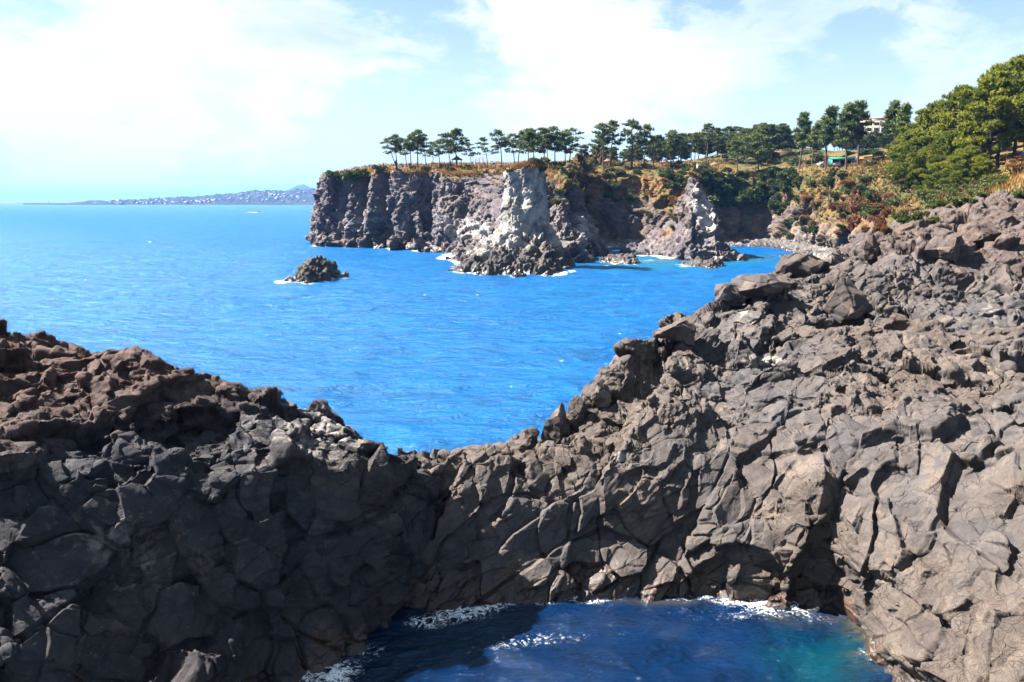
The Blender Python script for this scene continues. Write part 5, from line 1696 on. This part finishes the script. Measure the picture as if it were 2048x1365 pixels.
# ------------------------------------------------------------------ the far shore
fm, fnt = new_mat('far_land')
fpos = fnt.n('ShaderNodeNewGeometry').outputs['Position']
fc = fnt.mix(fnt.rng(fnt.noise(fpos, 0.010, 5, .65), .42, .6), (0.010, 0.015, 0.012), (0.028, 0.026, 0.022))
fb = fnt.n('ShaderNodeBsdfPrincipled', {'Base Color': fc, 'Roughness': .9, 'Specular IOR Level': .1})
finish(fnt, fb.outputs[0])
sil = [(110, 406.2), (150, 406), (178, 403.5), (192, 400.5), (205, 401.5), (225, 402.5), (238, 400.5), (262, 400), (290, 400), (330, 397.5), (380, 394.5), (420, 391.5), (470, 388), (492, 384.5), (540, 381.5), (580, 381.5), (620, 378.5), (660, 377), (720, 372), (800, 368)]
YW, YR = 4800.0, 5600.0
xs_ = np.linspace(60, 820, 700)
hs = np.interp(xs_, [s[0] for s in sil], [s[1] for s in sil])
rows = []
tt = np.linspace(0, 1, 60)
for t in tt:
    Yr = YW + (YR - YW) * t
    ridge = np.array([at(x, y, YR) for x, y in zip(xs_, hs)])
    x = (xs_ - 1024) / FPX * Yr * 1.0
    z = np.maximum(ridge[:, 2], 2) * (0.10 * min(1, t * 12) + 0.9 * t ** 1.3)
    rows.append(np.stack([x, np.full_like(x, Yr), z], 1))
rows.append(rows[-1] + [0, 600, -40])
G = np.array(rows)
P = G.reshape(-1, 3)
trees_ = np.maximum(fbm(P / [22, 60, 1e9], 3, 700), -.2) * 9 * np.clip(np.repeat(np.append(tt, 1), len(xs_)) * 6, 0, 1)
P[:, 2] += trees_ * np.clip((P[:, 0] + 2950) / 400, .1, 1)
o = mesh_from('far_shore_hills', P, grid_faces(*G.shape[:2]), fm, smooth=True)
tag(o, kind='structure')
def far_z(x, y):
    i = int(np.clip(np.searchsorted(xs_, 1024 + x / y * FPX), 0, len(xs_) - 1)); j = int(np.clip((y - YW) / (YR - YW) * 59, 0, 59))
    return P.reshape(61, -1, 3)[j, i, 2]


def house_mesh(seed, mat):
    r = random.Random(seed)
    w_, d_, h_ = r.uniform(9, 18), r.uniform(9, 14), r.uniform(6, 12)
    its = [(0, 0, h_ / 2, w_, d_, h_), (w_ * .2, 0, h_ + 1.2, w_ * .35, d_ * .6, 2.4), (0, 0, h_ + .2, w_ + .6, d_ + .6, .4)]
    for k in range(int(h_ // 3)):
        its += [(-w_ / 2 + (j + .5) * w_ / 4, -d_ / 2 - .05, k * 3 + 1.9, 0.1, .3, 2.6) for j in range(4)]
    VF = boxes(its)
    o = mesh_from('town_house', VF[0], VF[1], M[mat], link=False)
    return o


HM = {m_: [house_mesh(i * 13 + len(m_), m_) for i in range(3)] for m_ in ('far_white', 'far_cream', 'far_pink', 'far_teal')}
HW = {'far_white': 'white', 'far_cream': 'cream', 'far_pink': 'pinkish', 'far_teal': 'teal'}
rh = random.Random(12)
for k in range(130):
    px = rh.choice([rh.uniform(185, 655), rh.uniform(470, 655), rh.uniform(240, 470)])
    t = rh.uniform(.05, .5) if px < 450 else rh.uniform(.15, .82)
    y = YW + (YR - YW) * t
    x = (px - 1024) / FPX * y
    m_ = rh.choice(['far_white'] * 6 + ['far_cream'] * 3 + ['far_pink'] * 2 + ['far_teal'])
    o = rh.choice(HM[m_]).copy(); COL.objects.link(o)
    o.location = (x, y, far_z(x, y) - .5); o.rotation_euler = (0, 0, rh.uniform(-.4, .4))
    s = rh.uniform(.8, 1.5); o.scale = (s, s, s)
    side = 'low part of the far town on the left' if px < 420 else 'hillside part of the far town near the cliff edge'
    tag(o, '%s house in the %s' % (HW[m_], side), 'house', '%s houses in the %s' % (HW[m_], side))
for px, top, lab in [(300, 392, 'leftmost of three thin chimneys over the far town'), (308, 394, 'shorter middle chimney of the three over the far town'), (319, 392.5, 'rightmost of three thin chimneys over the far town')]:
    a_ = at(px, 402, 5300); b_ = at(px, top, 5300)
    o = mesh_from('chimney', *tube([(0, 0, -8), (0, 0, (b_[2] - a_[2]) * .6), (0, 0, b_[2] - a_[2])], [2.6, 2.1, 1.8], 10), M['concrete'])
    o.location = a_; tag(o, lab, 'chimney', 'chimneys over the far town')
# breakwaters and lighthouse
for (x0, x1, Yb, hh, lab) in [(-60, 52, 6200, 14, 'long low breakwater at the left edge of the horizon'), (46, 140, 5600, 9, 'second low breakwater carrying the small lighthouse'), (125, 200, 4700, 4, 'dark low reef of the far shore in front of the town')]:
    xa, xb = (x0 - 1024) / FPX * Yb, (x1 - 1024) / FPX * Yb
    V = []
    for x in np.linspace(xa, xb, 60):
        j = rh.uniform(-.8, .8)
        V += [(x, Yb - 25, -1), (x, Yb - 14, hh * .7 + j), (x, Yb - 5, hh * .75 + j), (x, Yb - 4, hh + j * .3), (x, Yb + 4, hh + j * .3), (x, Yb + 20, -1)]
    V = np.array(V); c = V.mean(0); c[2] = 0
    o = mesh_from('breakwater', V, grid_faces(60, 6), M['concrete'] if Yb > 5000 else fm, loc=c); tag(o, lab, 'breakwater')
a_ = at(98, 406, 5600)
e = empty('lighthouse', (a_[0], 5600, 8)); tag(e, 'tiny lighthouse on the far breakwater', 'lighthouse')
part('tower', tube([(0, 0, 0), (0, 0, 22)], [3.4, 2.2], 12), 'far_white', e)
part('gallery', tube([(0, 0, 21), (0, 0, 22.5)], [3.4, 3.4], 12), 'concrete', e)
part('lantern', tube([(0, 0, 22), (0, 0, 25), (0, 0, 27)], [1.8, 1.8, .1], 10), 'concrete', e)
# far mountain
cx = at(604, 400, 14000)
r_ = np.linspace(0, 1, 24); a2 = np.linspace(0, 2 * np.pi, 72)
Rg, Ag = np.meshgrid(r_, a2, indexing='ij')
ztop = at(604, 370, 14000)[2]
nse = fbm(np.stack([np.cos(Ag).ravel() * 3 * Rg.ravel(), np.sin(Ag).ravel() * 3 * Rg.ravel(), 0 * Ag.ravel()], 1), 4, 811).reshape(Rg.shape)
Zm = ztop * (1 - Rg ** 2.1) * (1 + .05 * nse) - 5
V = np.stack([cx[0] + Rg * 430 * np.cos(Ag), 14000 + Rg * 430 * np.sin(Ag), Zm], -1).reshape(-1, 3)
o = mesh_from('distant_mountain', V, grid_faces(24, 72), fm, smooth=True); tag(o, kind='structure')

# ------------------------------------------------------------------ the air over the bay
hm, hnt = new_mat('sea_haze')
hv = hnt.n('ShaderNodeVolumePrincipled', {'Color': (0.17, 0.42, 1.0), 'Density': HAZE, 'Anisotropy': 0.0})
ho = hnt.n('ShaderNodeOutputMaterial')
hnt.t.links.new(hv.outputs[0], ho.inputs['Volume'])
hb = boxes([(0, 0, 198, 64000, 64000, 404)])
o = mesh_from('haze', hb[0], hb[1], hm)
tag(o, 'pale sea haze over the whole bay', 'haze', kind='stuff')
